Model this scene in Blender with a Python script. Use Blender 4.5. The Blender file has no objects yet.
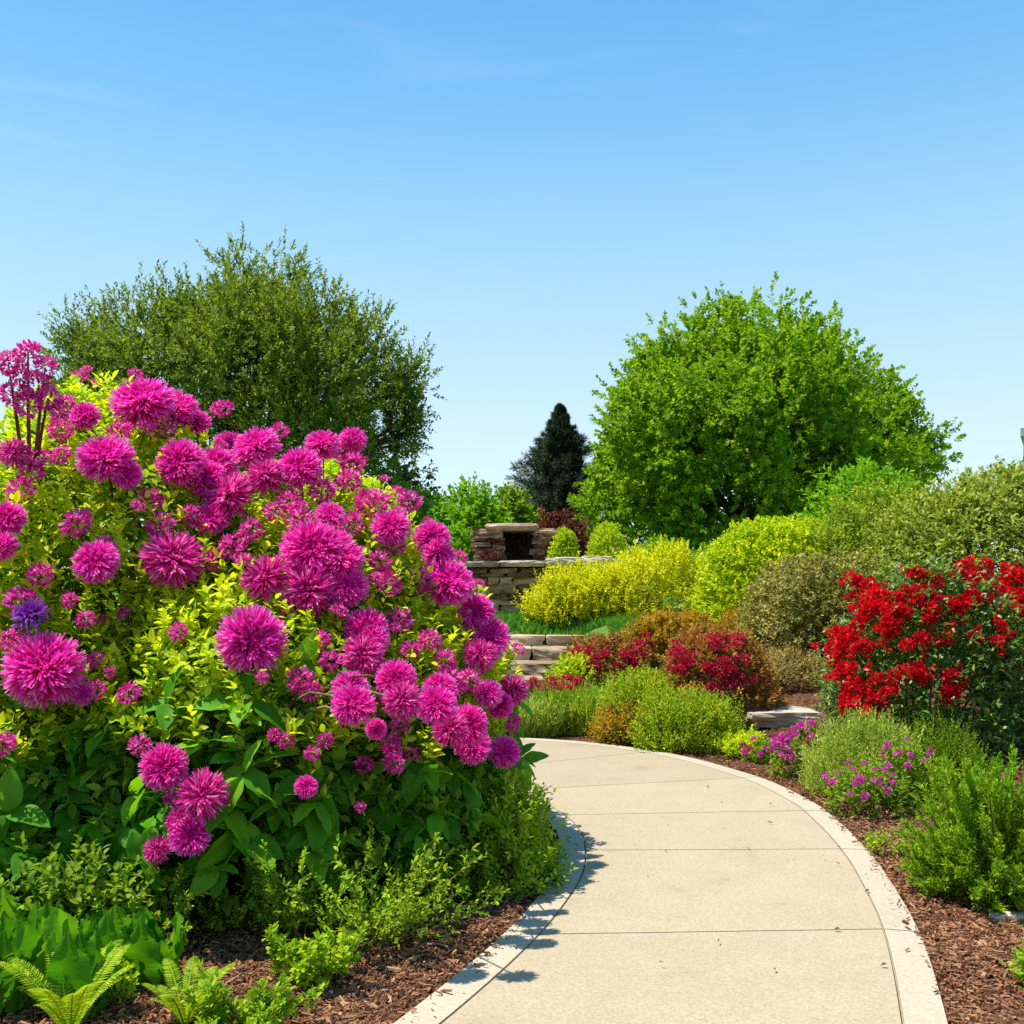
import bpy, math
import numpy as np
from mathutils import Vector, Matrix, Quaternion

C = bpy.context.scene.collection
SC = bpy.context.scene
R = np.random.default_rng(11)
PI = math.pi

# ------------------------------------------------------------------ camera, sky, sun, exposure
CAM_Z, HOR, FPX = 1.5, 590.0, 1000.0            # eye height, horizon row, focal length in pixels
cam = bpy.data.cameras.new('camera')
cam.sensor_width = 36.0
cam.lens = 36.0 * FPX / 1024.0
cam.shift_y = (HOR - 512.0) / 1024.0
cam.clip_start, cam.clip_end = 0.05, 2000.0
camo = bpy.data.objects.new('camera', cam); C.objects.link(camo)
camo.location = (0, 0, CAM_Z); camo.rotation_euler = (PI / 2, 0, 0)
SC.camera = camo

SUN_EL, SUN_AZ = math.radians(67), math.radians(-84)     # azimuth from +Y, clockwise
def ramp_pre(nt, cols, poss):
    n = nt.nodes.new('ShaderNodeValToRGB'); e = n.color_ramp.elements
    e[0].position, e[0].color = poss[0], (*cols[0], 1); e[1].position, e[1].color = poss[-1], (*cols[-1], 1)
    for p, c in list(zip(poss, cols))[1:-1]: e.new(p).color = (*c, 1)
    return n
w = bpy.data.worlds.new('World'); SC.world = w; w.use_nodes = True
nt = w.node_tree; nt.nodes.clear()
sky = nt.nodes.new('ShaderNodeTexSky'); sky.sky_type = 'NISHITA'; sky.sun_disc = False
sky.sun_elevation = SUN_EL; sky.sun_rotation = SUN_AZ
sky.air_density = 1.0; sky.dust_density = 0.8; sky.ozone_density = 1.6
hs = nt.nodes.new('ShaderNodeHueSaturation'); hs.inputs['Saturation'].default_value = 1.25
bg = nt.nodes.new('ShaderNodeBackground'); bg.inputs['Strength'].default_value = 0.15
cb = nt.nodes.new('ShaderNodeMix'); cb.data_type = 'RGBA'; cb.blend_type = 'MULTIPLY'; cb.inputs['Factor'].default_value = 1
cb.inputs['B'].default_value = (0.72, 1.03, 1.10, 1)
nt.links.new(sky.outputs[0], hs.inputs['Color']); nt.links.new(hs.outputs[0], cb.inputs['A']); 
tcw = nt.nodes.new('ShaderNodeTexCoord'); sx = nt.nodes.new('ShaderNodeSeparateXYZ'); nt.links.new(tcw.outputs['Generated'], sx.inputs[0])
hz = ramp_pre(nt, [(4.2, 4.6, 4.7), (3.6, 4.35, 4.7), (2.1, 3.55, 4.55), (1.15, 2.75, 4.4), (0.72, 2.25, 4.2), (0.35, 1.35, 3.3)], [0.0, 0.14, 0.32, 0.43, 0.52, 0.9]); nt.links.new(sx.outputs['Z'], hz.inputs[0])
wm = nt.nodes.new('ShaderNodeMix'); wm.data_type = 'RGBA'; wm.inputs['Factor'].default_value = 0.78          # clear summer air: blue overhead, pale at the horizon
nt.links.new(cb.outputs['Result'], wm.inputs['A']); nt.links.new(hz.outputs[0], wm.inputs['B'])
mpw = nt.nodes.new('ShaderNodeMapping'); mpw.inputs['Scale'].default_value = (2.2, 2.2, 16); mpw.inputs['Rotation'].default_value = (0, math.radians(9), 0)
cn = nt.nodes.new('ShaderNodeTexNoise'); cn.inputs['Scale'].default_value = 2.4; cn.inputs['Detail'].default_value = 7; cn.inputs['Distortion'].default_value = .6
nt.links.new(tcw.outputs['Generated'], mpw.inputs[0]); nt.links.new(mpw.outputs[0], cn.inputs['Vector'])
cr = ramp_pre(nt, [(0,) * 3, (.10,) * 3], [0.58, 0.85]); nt.links.new(cn.outputs['Fac'], cr.inputs[0])
wc = nt.nodes.new('ShaderNodeMix'); wc.data_type = 'RGBA'; wc.inputs['B'].default_value = (4.2, 4.5, 4.6, 1)       # faint high wisps
nt.links.new(cr.outputs[0], wc.inputs['Factor']); nt.links.new(wm.outputs['Result'], wc.inputs['A']); nt.links.new(wc.outputs['Result'], bg.inputs[0])
wo = nt.nodes.new('ShaderNodeOutputWorld'); nt.links.new(bg.outputs[0], wo.inputs[0])

sl = bpy.data.lights.new('sun', 'SUN'); sl.energy = 5.0; sl.angle = math.radians(0.5); sl.color = (1.0, 0.95, 0.865)
so = bpy.data.objects.new('sun', sl); C.objects.link(so)
sdir = Vector((math.sin(SUN_AZ) * math.cos(SUN_EL), math.cos(SUN_AZ) * math.cos(SUN_EL), math.sin(SUN_EL)))
so.rotation_euler = (-sdir).to_track_quat('-Z', 'Y').to_euler()
so.location = (-20, 8, 30)

SC.view_settings.view_transform = 'Standard'; SC.view_settings.look = 'None'
SC.view_settings.gamma = 1.0; SC.view_settings.exposure = 0.55; SC.view_settings.use_curve_mapping = False
SC.render.engine = 'CYCLES'
SC.cycles.max_bounces = 8; SC.cycles.diffuse_bounces = 6; SC.cycles.transmission_bounces = 4
SC.cycles.transparent_max_bounces = 4
SC.cycles.use_denoising = False

# ------------------------------------------------------------------ materials
def ramp(nt, cols, poss=None):
    n = nt.nodes.new('ShaderNodeValToRGB'); e = n.color_ramp.elements
    k = len(cols)
    poss = poss or [i / max(1, k - 1) for i in range(k)]
    e[0].position, e[0].color = poss[0], (*cols[0], 1)
    e[1].position, e[1].color = poss[-1], (*cols[-1], 1)
    for p, c in list(zip(poss, cols))[1:-1]:
        x = e.new(p); x.color = (*c, 1)
    return n

def newmat(name):
    m = bpy.data.materials.new(name); m.use_nodes = True
    n = m.node_tree; n.nodes.clear()
    out = n.nodes.new('ShaderNodeOutputMaterial')
    return m, n, out

def leaf_mat(name, cols, trans=0.35, rough=0.55, tmul=(1.5, 1.35, 0.5), attr='rnd', poss=None, spec=0.12, patch=0.42, tint=None):
    m, n, out = newmat(name)
    a = n.nodes.new('ShaderNodeAttribute'); a.attribute_name = attr
    tc = n.nodes.new('ShaderNodeNewGeometry')
    nz = n.nodes.new('ShaderNodeTexNoise'); nz.inputs['Scale'].default_value = 2.3; nz.inputs['Detail'].default_value = 2
    n.links.new(tc.outputs['Position'], nz.inputs['Vector'])
    mm = n.nodes.new('ShaderNodeMath'); mm.operation = 'MULTIPLY_ADD'
    mm.inputs[1].default_value = patch * 2; mm.inputs[2].default_value = -patch
    n.links.new(nz.outputs['Fac'], mm.inputs[0])
    ad = n.nodes.new('ShaderNodeMath'); ad.operation = 'ADD'; ad.use_clamp = True
    n.links.new(a.outputs['Fac'], ad.inputs[0]); n.links.new(mm.outputs[0], ad.inputs[1])
    r = ramp(n, cols, poss); n.links.new(ad.outputs[0], r.inputs[0])
    if tint:                                                        # each bloom a little older or fresher than its neighbours
        oi = n.nodes.new('ShaderNodeObjectInfo'); tr = ramp(n, tint); n.links.new(oi.outputs['Random'], tr.inputs[0])
        tm = n.nodes.new('ShaderNodeMix'); tm.data_type = 'RGBA'; tm.blend_type = 'MULTIPLY'; tm.inputs['Factor'].default_value = 1
        n.links.new(r.outputs[0], tm.inputs['A']); n.links.new(tr.outputs[0], tm.inputs['B'])
        class _O: outputs = [tm.outputs['Result']]
        r = _O
    p = n.nodes.new('ShaderNodeBsdfPrincipled'); p.inputs['Roughness'].default_value = rough
    p.inputs['Specular IOR Level'].default_value = spec
    n.links.new(r.outputs[0], p.inputs['Base Color'])
    t = n.nodes.new('ShaderNodeBsdfTranslucent')
    mx = n.nodes.new('ShaderNodeMix'); mx.data_type = 'RGBA'; mx.blend_type = 'MULTIPLY'
    mx.inputs['Factor'].default_value = 1; mx.inputs['B'].default_value = (*tmul, 1)
    n.links.new(r.outputs[0], mx.inputs['A']); n.links.new(mx.outputs['Result'], t.inputs['Color'])
    ms = n.nodes.new('ShaderNodeMixShader'); ms.inputs[0].default_value = trans
    n.links.new(p.outputs[0], ms.inputs[1]); n.links.new(t.outputs[0], ms.inputs[2]); n.links.new(ms.outputs[0], out.inputs[0])
    return m

def rock_mat(name, cols, scale=6, bump=0.4, stretch=1.0, rough=0.85, rnd_amt=0.5):
    m, n, out = newmat(name)
    g = n.nodes.new('ShaderNodeNewGeometry')
    mp = n.nodes.new('ShaderNodeMapping'); mp.inputs['Scale'].default_value = (1, 1, stretch)
    n.links.new(g.outputs['Position'], mp.inputs['Vector'])
    nz = n.nodes.new('ShaderNodeTexNoise'); nz.inputs['Scale'].default_value = scale; nz.inputs['Detail'].default_value = 8
    nz.inputs['Roughness'].default_value = 0.65
    n.links.new(mp.outputs[0], nz.inputs['Vector'])
    a = n.nodes.new('ShaderNodeAttribute'); a.attribute_name = 'rnd'
    mm = n.nodes.new('ShaderNodeMath'); mm.operation = 'MULTIPLY_ADD'; mm.inputs[1].default_value = rnd_amt; mm.inputs[2].default_value = -rnd_amt / 2
    n.links.new(a.outputs['Fac'], mm.inputs[0])
    ad = n.nodes.new('ShaderNodeMath'); ad.operation = 'ADD'; ad.use_clamp = True
    n.links.new(nz.outputs['Fac'], ad.inputs[0]); n.links.new(mm.outputs[0], ad.inputs[1])
    r = ramp(n, cols); r.color_ramp.elements[0].position = 0.25; r.color_ramp.elements[-1].position = 0.75
    n.links.new(ad.outputs[0], r.inputs[0])
    p = n.nodes.new('ShaderNodeBsdfPrincipled'); p.inputs['Roughness'].default_value = rough
    p.inputs['Specular IOR Level'].default_value = 0.2
    n.links.new(r.outputs[0], p.inputs['Base Color'])
    n2 = n.nodes.new('ShaderNodeTexNoise'); n2.inputs['Scale'].default_value = scale * 5; n2.inputs['Detail'].default_value = 8
    n.links.new(mp.outputs[0], n2.inputs['Vector'])
    b = n.nodes.new('ShaderNodeBump'); b.inputs['Strength'].default_value = bump; b.inputs['Distance'].default_value = 0.02
    n.links.new(n2.outputs['Fac'], b.inputs['Height']); n.links.new(b.outputs[0], p.inputs['Normal'])
    n.links.new(p.outputs[0], out.inputs[0])
    return m

def concrete_mat(name, base, light, dark, speck=90):
    m, n, out = newmat(name)
    g = n.nodes.new('ShaderNodeNewGeometry')
    big = n.nodes.new('ShaderNodeTexNoise'); big.inputs['Scale'].default_value = 2.6; big.inputs['Detail'].default_value = 9; big.inputs['Roughness'].default_value = .62
    fine = n.nodes.new('ShaderNodeTexNoise'); fine.inputs['Scale'].default_value = speck; fine.inputs['Detail'].default_value = 3
    vor = n.nodes.new('ShaderNodeTexVoronoi'); vor.inputs['Scale'].default_value = speck * 1.3
    for x in (big, fine, vor): n.links.new(g.outputs['Position'], x.inputs['Vector'])
    r1 = ramp(n, [dark, base, light], [0.3, 0.5, 0.72]); n.links.new(fine.outputs['Fac'], r1.inputs[0])
    r2 = ramp(n, [(0.80, 0.77, 0.73), (0.97, 0.96, 0.95), (1.0, 1.0, 1.0), (1.04, 1.04, 1.03)], [0.27, 0.40, 0.55, 0.75]); n.links.new(big.outputs['Fac'], r2.inputs[0])
    mx = n.nodes.new('ShaderNodeMix'); mx.data_type = 'RGBA'; mx.blend_type = 'MULTIPLY'; mx.inputs['Factor'].default_value = 1
    n.links.new(r1.outputs[0], mx.inputs['A']); n.links.new(r2.outputs[0], mx.inputs['B'])
    r3 = ramp(n, [(0.72, 0.66, 0.6), (1, 1, 1), (1.1, 1.08, 1.05)], [0.0, 0.25, 0.9]); n.links.new(vor.outputs['Color'], r3.inputs[0])
    m2 = n.nodes.new('ShaderNodeMix'); m2.data_type = 'RGBA'; m2.blend_type = 'MULTIPLY'; m2.inputs['Factor'].default_value = 0.4
    n.links.new(mx.outputs['Result'], m2.inputs['A']); n.links.new(r3.outputs[0], m2.inputs['B'])
    at = n.nodes.new('ShaderNodeAttribute'); at.attribute_name = 'rnd'             # every cast slab its own tone
    r4 = ramp(n, [(0.92, 0.91, 0.90), (1.0, 1.0, 1.0), (1.03, 1.02, 1.0)]); n.links.new(at.outputs['Fac'], r4.inputs[0])
    m3 = n.nodes.new('ShaderNodeMix'); m3.data_type = 'RGBA'; m3.blend_type = 'MULTIPLY'; m3.inputs['Factor'].default_value = 1
    n.links.new(m2.outputs['Result'], m3.inputs['A']); n.links.new(r4.outputs[0], m3.inputs['B'])
    p = n.nodes.new('ShaderNodeBsdfPrincipled'); p.inputs['Roughness'].default_value = 0.85; p.inputs['Specular IOR Level'].default_value = 0.25
    n.links.new(m3.outputs['Result'], p.inputs['Base Color'])
    b = n.nodes.new('ShaderNodeBump'); b.inputs['Strength'].default_value = 0.35; b.inputs['Distance'].default_value = 0.006
    n.links.new(fine.outputs['Fac'], b.inputs['Height']); n.links.new(b.outputs[0], p.inputs['Normal'])
    n.links.new(p.outputs[0], out.inputs[0])
    return m

M = {}
M['lime'] = leaf_mat('lime_leaf', [(0.28, 0.50, 0.012), (0.54, 0.68, 0.02), (0.76, 0.80, 0.04)], 0.45, tmul=(1.4, 1.25, 0.4))
M['midleaf'] = leaf_mat('mid_green_leaf', [(0.08, 0.19, 0.012), (0.17, 0.30, 0.018), (0.28, 0.40, 0.025)], 0.4)
M['bigleaf'] = leaf_mat('broad_green_leaf', [(0.06, 0.22, 0.010), (0.10, 0.32, 0.014), (0.20, 0.44, 0.02)], 0.38, rough=0.55, tmul=(1.6, 1.5, 0.5))
M['golden'] = leaf_mat('golden_leaf', [(0.40, 0.48, 0.01), (0.68, 0.68, 0.012), (0.80, 0.76, 0.03)], 0.35, tmul=(1.2, 1.15, 0.4))
M['golden2'] = leaf_mat('golden_green_leaf', [(0.17, 0.38, 0.010), (0.54, 0.63, 0.012), (0.75, 0.75, 0.02)], 0.35, tmul=(1.2, 1.2, 0.4))
M['tree1'] = leaf_mat('fine_tree_leaf', [(0.055, 0.12, 0.015), (0.135, 0.215, 0.022), (0.32, 0.39, 0.045)], 0.36)
M['tree2'] = leaf_mat('maple_leaf', [(0.08, 0.21, 0.010), (0.19, 0.36, 0.012), (0.36, 0.51, 0.02)], 0.42, tmul=(1.5, 1.35, 0.4))
M['darktree'] = leaf_mat('dark_tree_leaf', [(0.02, 0.055, 0.018), (0.04, 0.085, 0.025), (0.07, 0.12, 0.03)], 0.25)
M['spruce'] = leaf_mat('spruce_needle', [(0.028, 0.055, 0.030), (0.060, 0.090, 0.045), (0.14, 0.16, 0.075)], 0.05)
M['fresh'] = leaf_mat('fresh_leaf', [(0.10, 0.28, 0.012), (0.19, 0.40, 0.016), (0.30, 0.48, 0.025)], 0.4, tmul=(1.3, 1.25, 0.4))
M['olive'] = leaf_mat('olive_leaf', [(0.12, 0.20, 0.02), (0.28, 0.36, 0.04), (0.48, 0.50, 0.10)], 0.3)
M['olivelime'] = leaf_mat('olive_lime_leaf', [(0.10, 0.22, 0.015), (0.27, 0.38, 0.025), (0.46, 0.50, 0.05)], 0.32)
M['greengold'] = leaf_mat('green_gold_leaf', [(0.09, 0.22, 0.012), (0.27, 0.42, 0.015), (0.56, 0.56, 0.03)], 0.35)
M['bronze'] = leaf_mat('bronze_olive_leaf', [(0.10, 0.13, 0.02), (0.30, 0.29, 0.06), (0.52, 0.42, 0.16)], 0.25)
M['tan'] = leaf_mat('tan_leaf', [(0.18, 0.18, 0.04), (0.42, 0.33, 0.11), (0.60, 0.43, 0.2)], 0.25)
M['amber'] = leaf_mat('amber_leaf', [(0.22, 0.20, 0.015), (0.45, 0.30, 0.02), (0.60, 0.30, 0.03)], 0.35, tmul=(1.2, 1.1, 0.5))
M['rust'] = leaf_mat('rust_leaf', [(0.15, 0.16, 0.02), (0.42, 0.22, 0.04), (0.5, 0.16, 0.07)], 0.35, tmul=(1.2, 1.0, 0.6))
M['maroon'] = leaf_mat('maroon_leaf', [(0.06, 0.015, 0.015), (0.13, 0.03, 0.025), (0.25, 0.07, 0.05)], 0.25)
M['sage'] = leaf_mat('sage_leaf', [(0.18, 0.30, 0.03), (0.34, 0.46, 0.06), (0.55, 0.60, 0.14)], 0.3)
M['grassy'] = leaf_mat('grass_blade', [(0.16, 0.32, 0.02), (0.34, 0.48, 0.04), (0.52, 0.58, 0.07)], 0.35)
M['lawn'] = leaf_mat('lawn_blade', [(0.06, 0.2, 0.02), (0.10, 0.30, 0.03), (0.17, 0.38, 0.05)], 0.35)
M['juniper'] = leaf_mat('juniper_scale', [(0.10, 0.24, 0.012), (0.22, 0.42, 0.018), (0.45, 0.60, 0.03)], 0.3, tmul=(1.3, 1.2, 0.4))
M['sprig'] = leaf_mat('sprig_leaf', [(0.12, 0.28, 0.012), (0.26, 0.44, 0.02), (0.45, 0.58, 0.03)], 0.38, tmul=(1.4, 1.25, 0.4))
M['fern'] = leaf_mat('chartreuse_frond', [(0.16, 0.34, 0.012), (0.36, 0.54, 0.02), (0.56, 0.66, 0.03)], 0.38, tmul=(1.3, 1.2, 0.4))
M['rosegreen'] = leaf_mat('rose_leaf', [(0.05, 0.12, 0.015), (0.11, 0.22, 0.025), (0.28, 0.38, 0.09)], 0.32, rough=0.4, spec=0.35)
M['cream'] = leaf_mat('pale_leaf_glint', [(0.55, 0.58, 0.30), (0.75, 0.75, 0.5)], 0.25, tmul=(1, 1, 0.8))  # cream-green colour standing in for highlights on the rose leaves
M['magenta'] = leaf_mat('magenta_petal', [(0.85, 0.60, 0.30), (0.85, 0.22, 0.46), (0.84, 0.016, 0.38), (0.93, 0.045, 0.52), (0.98, 0.36, 0.76)], 0.48, attr='len', poss=[0.12, 0.30, 0.48, 0.8, 1.0], tmul=(1.05, 0.8, 1.05), rough=0.6, spec=0.15, patch=0.04, tint=[(1, .9, .95), (1, 1, 1.05), (.97, .9, .92), (1, 1.5, 1.12)])
M['magenta2'] = leaf_mat('fuchsia_petal', [(0.52, 0.010, 0.18), (0.76, 0.015, 0.34), (0.88, 0.07, 0.47), (0.92, 0.36, 0.62)], 0.42, tmul=(1.05, 0.7, 1.0), rough=0.6, spec=0.15, patch=0.1)
M['purple'] = leaf_mat('purple_petal', [(0.16, 0.02, 0.28), (0.28, 0.03, 0.42), (0.45, 0.12, 0.6)], 0.3, tmul=(1, 0.7, 1), attr='len')
M['pinkviolet'] = leaf_mat('violet_pink_petal', [(0.55, 0.01, 0.26), (0.70, 0.04, 0.42), (0.8, 0.25, 0.6)], 0.35, tmul=(1, 0.7, 1), rough=0.6)
M['red'] = leaf_mat('red_petal', [(0.44, 0.002, 0.008), (0.72, 0.005, 0.016), (0.84, 0.03, 0.045)], 0.35, tmul=(1.1, 0.5, 0.5), rough=0.55, spec=0.15, tint=[(1, .9, .9), (.85, .7, .8), (1, 1, 1), (1.05, 1.8, 1.4)])
M['crimson'] = leaf_mat('crimson_petal', [(0.40, 0.006, 0.03), (0.60, 0.012, 0.07), (0.70, 0.09, 0.14)], 0.3, tmul=(1.1, 0.6, 0.7), rough=0.55, spec=0.15)
M['chip'] = leaf_mat('bark_chip', [(0.045, 0.018, 0.009), (0.17, 0.068, 0.030), (0.30, 0.135, 0.062), (0.42, 0.235, 0.125)], 0.0, rough=0.85, spec=0.15, patch=0.15)
M['dryleaf'] = leaf_mat('dry_leaf', [(0.12, 0.06, 0.025), (0.2, 0.11, 0.04)], 0.1)
M['bark'] = rock_mat('bark', [(0.02, 0.015, 0.011), (0.055, 0.042, 0.03), (0.10, 0.075, 0.055)], 5, 0.8, 0.3)
M['stem'] = rock_mat('green_brown_stem', [(0.10, 0.05, 0.02), (0.17, 0.14, 0.04), (0.22, 0.20, 0.06)], 12, 0.2)
M['redstem'] = rock_mat('reddish_stem', [(0.12, 0.03, 0.025), (0.2, 0.07, 0.04), (0.22, 0.16, 0.05)], 12, 0.2)
M['stone'] = rock_mat('brown_ledge_stone', [(0.13, 0.072, 0.03), (0.34, 0.21, 0.10), (0.56, 0.38, 0.20)], 5, 0.8, 3.5)
M['redstone'] = rock_mat('reddish_ledge_stone', [(0.12, 0.06, 0.035), (0.34, 0.20, 0.13), (0.52, 0.36, 0.25)], 5, 0.8, 3.0)
M['soot_shade'] = rock_mat('sooty_shade_stone', [(0.04, 0.028, 0.02), (0.10, 0.07, 0.048), (0.2, 0.14, 0.09)], 6, 0.6)  # sooty stone, its dark colour also painting the shade inside the opening
M['cap'] = rock_mat('pale_cap_stone', [(0.28, 0.21, 0.15), (0.48, 0.39, 0.29), (0.62, 0.53, 0.42)], 4, 0.5, 1.0, rnd_amt=0.25)
M['flag'] = rock_mat('brown_flagstone', [(0.16, 0.105, 0.06), (0.36, 0.255, 0.155), (0.54, 0.41, 0.27)], 4, 0.6, 1.0, rnd_amt=0.3)
M['concrete'] = concrete_mat('sandy_concrete', (0.39, 0.318, 0.208), (0.44, 0.368, 0.25), (0.325, 0.26, 0.16))
M['kerb'] = concrete_mat('pale_kerb_concrete', (0.43, 0.37, 0.27), (0.48, 0.42, 0.315), (0.38, 0.32, 0.22), 70)
M['mortar'] = rock_mat('joint_grit', [(0.18, 0.13, 0.085), (0.32, 0.25, 0.17), (0.38, 0.31, 0.22)], 30, 0.3)
M['facade'] = rock_mat('pale_facade', [(0.36, 0.33, 0.31), (0.44, 0.41, 0.38), (0.5, 0.46, 0.43)], 1.2, 0.1, 1, rnd_amt=0)
def glass_mat():
    m, n, out = newmat('dark_window_glass')
    p = n.nodes.new('ShaderNodeBsdfPrincipled'); p.inputs['Base Color'].default_value = (0.03, 0.04, 0.05, 1); p.inputs['Roughness'].default_value = 0.08
    n.links.new(p.outputs[0], out.inputs[0]); return m
M['glass'] = glass_mat()
def ground_mat():
    m, n, out = newmat('mulch_and_lawn_ground')
    g = n.nodes.new('ShaderNodeNewGeometry')
    a = n.nodes.new('ShaderNodeAttribute'); a.attribute_name = 'rnd'
    v = n.nodes.new('ShaderNodeTexVoronoi'); v.inputs['Scale'].default_value = 42
    nz = n.nodes.new('ShaderNodeTexNoise'); nz.inputs['Scale'].default_value = 14; nz.inputs['Detail'].default_value = 8
    n3 = n.nodes.new('ShaderNodeTexNoise'); n3.inputs['Scale'].default_value = 3; n3.inputs['Detail'].default_value = 8
    for x in (v, nz, n3): n.links.new(g.outputs['Position'], x.inputs['Vector'])
    r1 = ramp(n, [(0.03, 0.013, 0.008), (0.11, 0.048, 0.025), (0.22, 0.105, 0.055)]); n.links.new(v.outputs['Color'], r1.inputs[0])
    r2 = ramp(n, [(0.04, 0.10, 0.015), (0.09, 0.19, 0.03), (0.16, 0.25, 0.05)]); n.links.new(n3.outputs['Fac'], r2.inputs[0])
    mx = n.nodes.new('ShaderNodeMix'); mx.data_type = 'RGBA'
    n.links.new(a.outputs['Fac'], mx.inputs['Factor']); n.links.new(r1.outputs[0], mx.inputs['A']); n.links.new(r2.outputs[0], mx.inputs['B'])
    p = n.nodes.new('ShaderNodeBsdfPrincipled'); p.inputs['Roughness'].default_value = 0.95; p.inputs['Specular IOR Level'].default_value = 0.1
    n.links.new(mx.outputs['Result'], p.inputs['Base Color'])
    b = n.nodes.new('ShaderNodeBump'); b.inputs['Strength'].default_value = 0.9; b.inputs['Distance'].default_value = 0.02
    n.links.new(v.outputs['Distance'], b.inputs['Height']); n.links.new(b.outputs[0], p.inputs['Normal'])
    n.links.new(p.outputs[0], out.inputs[0]); return m
M['ground'] = ground_mat()

# ------------------------------------------------------------------ mesh helpers
def unit(v): return v / np.maximum(np.linalg.norm(v, axis=-1, keepdims=True), 1e-9)

FLAT = {'path', 'kerb', 'path_joint_bed', 'bark_mulch', 'stone_course', 'coping', 'pier', 'firebox', 'lintel', 'stone_step', 'flat_stone', 'wall', 'roof', 'window'}
class MB:
    """collects vertices and faces, then links them as one mesh object"""
    def __init__(s): s.V, s.F, s.A, s.L, s.n = [], [], [], [], 0
    def add(s, V, F, rnd=None, ln=None):
        V = np.asarray(V, float).reshape(-1, 3)
        s.V.append(V)
        for f in (F if isinstance(F, list) else [F]): s.F.append(np.asarray(f) + s.n)
        s.A.append(np.full(len(V), R.random()) if rnd is None else np.broadcast_to(rnd, len(V)))
        s.L.append(np.zeros(len(V)) if ln is None else ln)
        s.n += len(V)
    def inst(s, tpl, pos, mats, ln=None):
        tv, tf = tpl
        n = len(pos)
        if n == 0: return
        V = np.einsum('nij,kj->nki', mats, tv) + pos[:, None, :]
        off = (np.arange(n) * len(tv))[:, None, None]
        F = [(f[None] + off).reshape(-1, f.shape[1]) for f in tf]
        s.add(V.reshape(-1, 3), F, np.repeat(R.random(n), len(tv)), None if ln is None else np.tile(ln, n))
    def mesh(s, name, mat, smooth=True, origin=(0, 0, 0)):
        V = np.concatenate(s.V) - np.asarray(origin)
        loops = np.concatenate([f.reshape(-1) for f in s.F]).astype(np.int32)
        tot = np.concatenate([np.full(len(f), f.shape[1]) for f in s.F]).astype(np.int32)
        st = np.concatenate([[0], np.cumsum(tot)[:-1]]).astype(np.int32)
        me = bpy.data.meshes.new(name)
        me.vertices.add(len(V)); me.vertices.foreach_set('co', V.astype(np.float32).ravel())
        me.loops.add(len(loops)); me.loops.foreach_set('vertex_index', loops)
        me.polygons.add(len(tot)); me.polygons.foreach_set('loop_start', st)
        try: me.polygons.foreach_set('loop_total', tot)
        except Exception: pass
        me.update(calc_edges=True)
        for nm, arr in (('rnd', s.A), ('len', s.L)):
            at = me.attributes.new(nm, 'FLOAT', 'POINT'); at.data.foreach_set('value', np.concatenate(arr).astype(np.float32))
        me.polygons.foreach_set('use_smooth', np.full(len(tot), smooth is not None and bool(smooth)))
        me.materials.append(mat)
        return me
    def build(s, name, mat, parent=None, smooth=None, origin=None):
        if smooth is None: smooth = name not in FLAT
        if origin is None: origin = tuple(parent.location) if parent else (0, 0, 0)
        o = bpy.data.objects.new(name, s.mesh(name, mat, smooth, origin)); C.objects.link(o)
        if parent: o.parent = parent
        else: o.location = origin
        return o

def tag(o, label=None, cat=None, group=None, kind=None):
    if label: o['label'] = label
    if cat: o['category'] = cat
    if group: o['group'] = group
    if kind: o['kind'] = kind
    return o

def thing(name, loc, label, cat, group=None):
    o = bpy.data.objects.new(name, None); C.objects.link(o); o.location = tuple(float(x) for x in loc)
    return tag(o, label, cat, group)

# leaf templates: x = width, y = length (0..1), z = normal
def T_diamond(wd=0.5, fold=0.12):
    v = np.array([[0, 0, 0], [-wd / 2, .45, fold], [0, 1, 0], [wd / 2, .45, fold]])
    return v, [np.array([[0, 2, 1], [0, 3, 2]])]
def T_oval(wd=0.5, fold=0.08, droop=0.15):
    rows = [(0.0, 0.03), (0.28, 0.42), (0.6, 0.45), (0.86, 0.22)]
    v = []
    for t, w_ in rows: v += [[-w_ * wd, t, fold * w_ * 2 - droop * t * t], [0, t, -droop * t * t], [w_ * wd, t, fold * w_ * 2 - droop * t * t]]
    v.append([0, 1, -droop]); v = np.array(v)
    q = []
    for i in range(3):
        a = i * 3; q += [[a, a + 1, a + 4, a + 3], [a + 1, a + 2, a + 5, a + 4]]
    return v, [np.array(q), np.array([[9, 10, 12], [10, 11, 12]])]
def T_big(wd=0.48, droop=0.35, teeth=0.0, n=8, wave=.02):
    v = []; q = []
    for i in range(n + 1):
        t = i / n
        w_ = wd * (math.sin(PI * min(1, t ** 0.8)) ** 0.75 if 0 < t < 1 else 0.02)
        if teeth: w_ *= 1 + teeth * (0.5 if i % 2 else -0.5)
        z = -droop * t * t
        wv = wave * math.sin(t * 17 + (wave > .03) * 2)
        v += [[-w_, t, z + 0.16 * w_ + wv], [-w_ * .5, t, z + 0.14 * w_], [0, t - .015, z - 0.02], [w_ * .5, t, z + 0.14 * w_], [w_, t, z + 0.16 * w_ - wv]]
    for i in range(n):
        for j in range(4):
            a = i * 5 + j; q.append([a, a + 1, a + 6, a + 5])
    return np.array(v), [np.array(q)]
def T_blade(wd=0.05, droop=0.3):
    v = np.array([[-wd / 2, 0, 0], [wd / 2, 0, 0], [-wd * .42, .5, -droop * .2], [wd * .42, .5, -droop * .2], [0, 1, -droop]])
    return v, [np.array([[0, 1, 3, 2]]), np.array([[2, 3, 4]])]
def T_needle(wd=0.14):
    v = np.array([[-wd / 2, 0, 0], [wd / 2, 0, 0], [0, 1, 0], [0, .1, wd / 2]])
    return v, [np.array([[0, 1, 2], [0, 3, 2]])]
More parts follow.
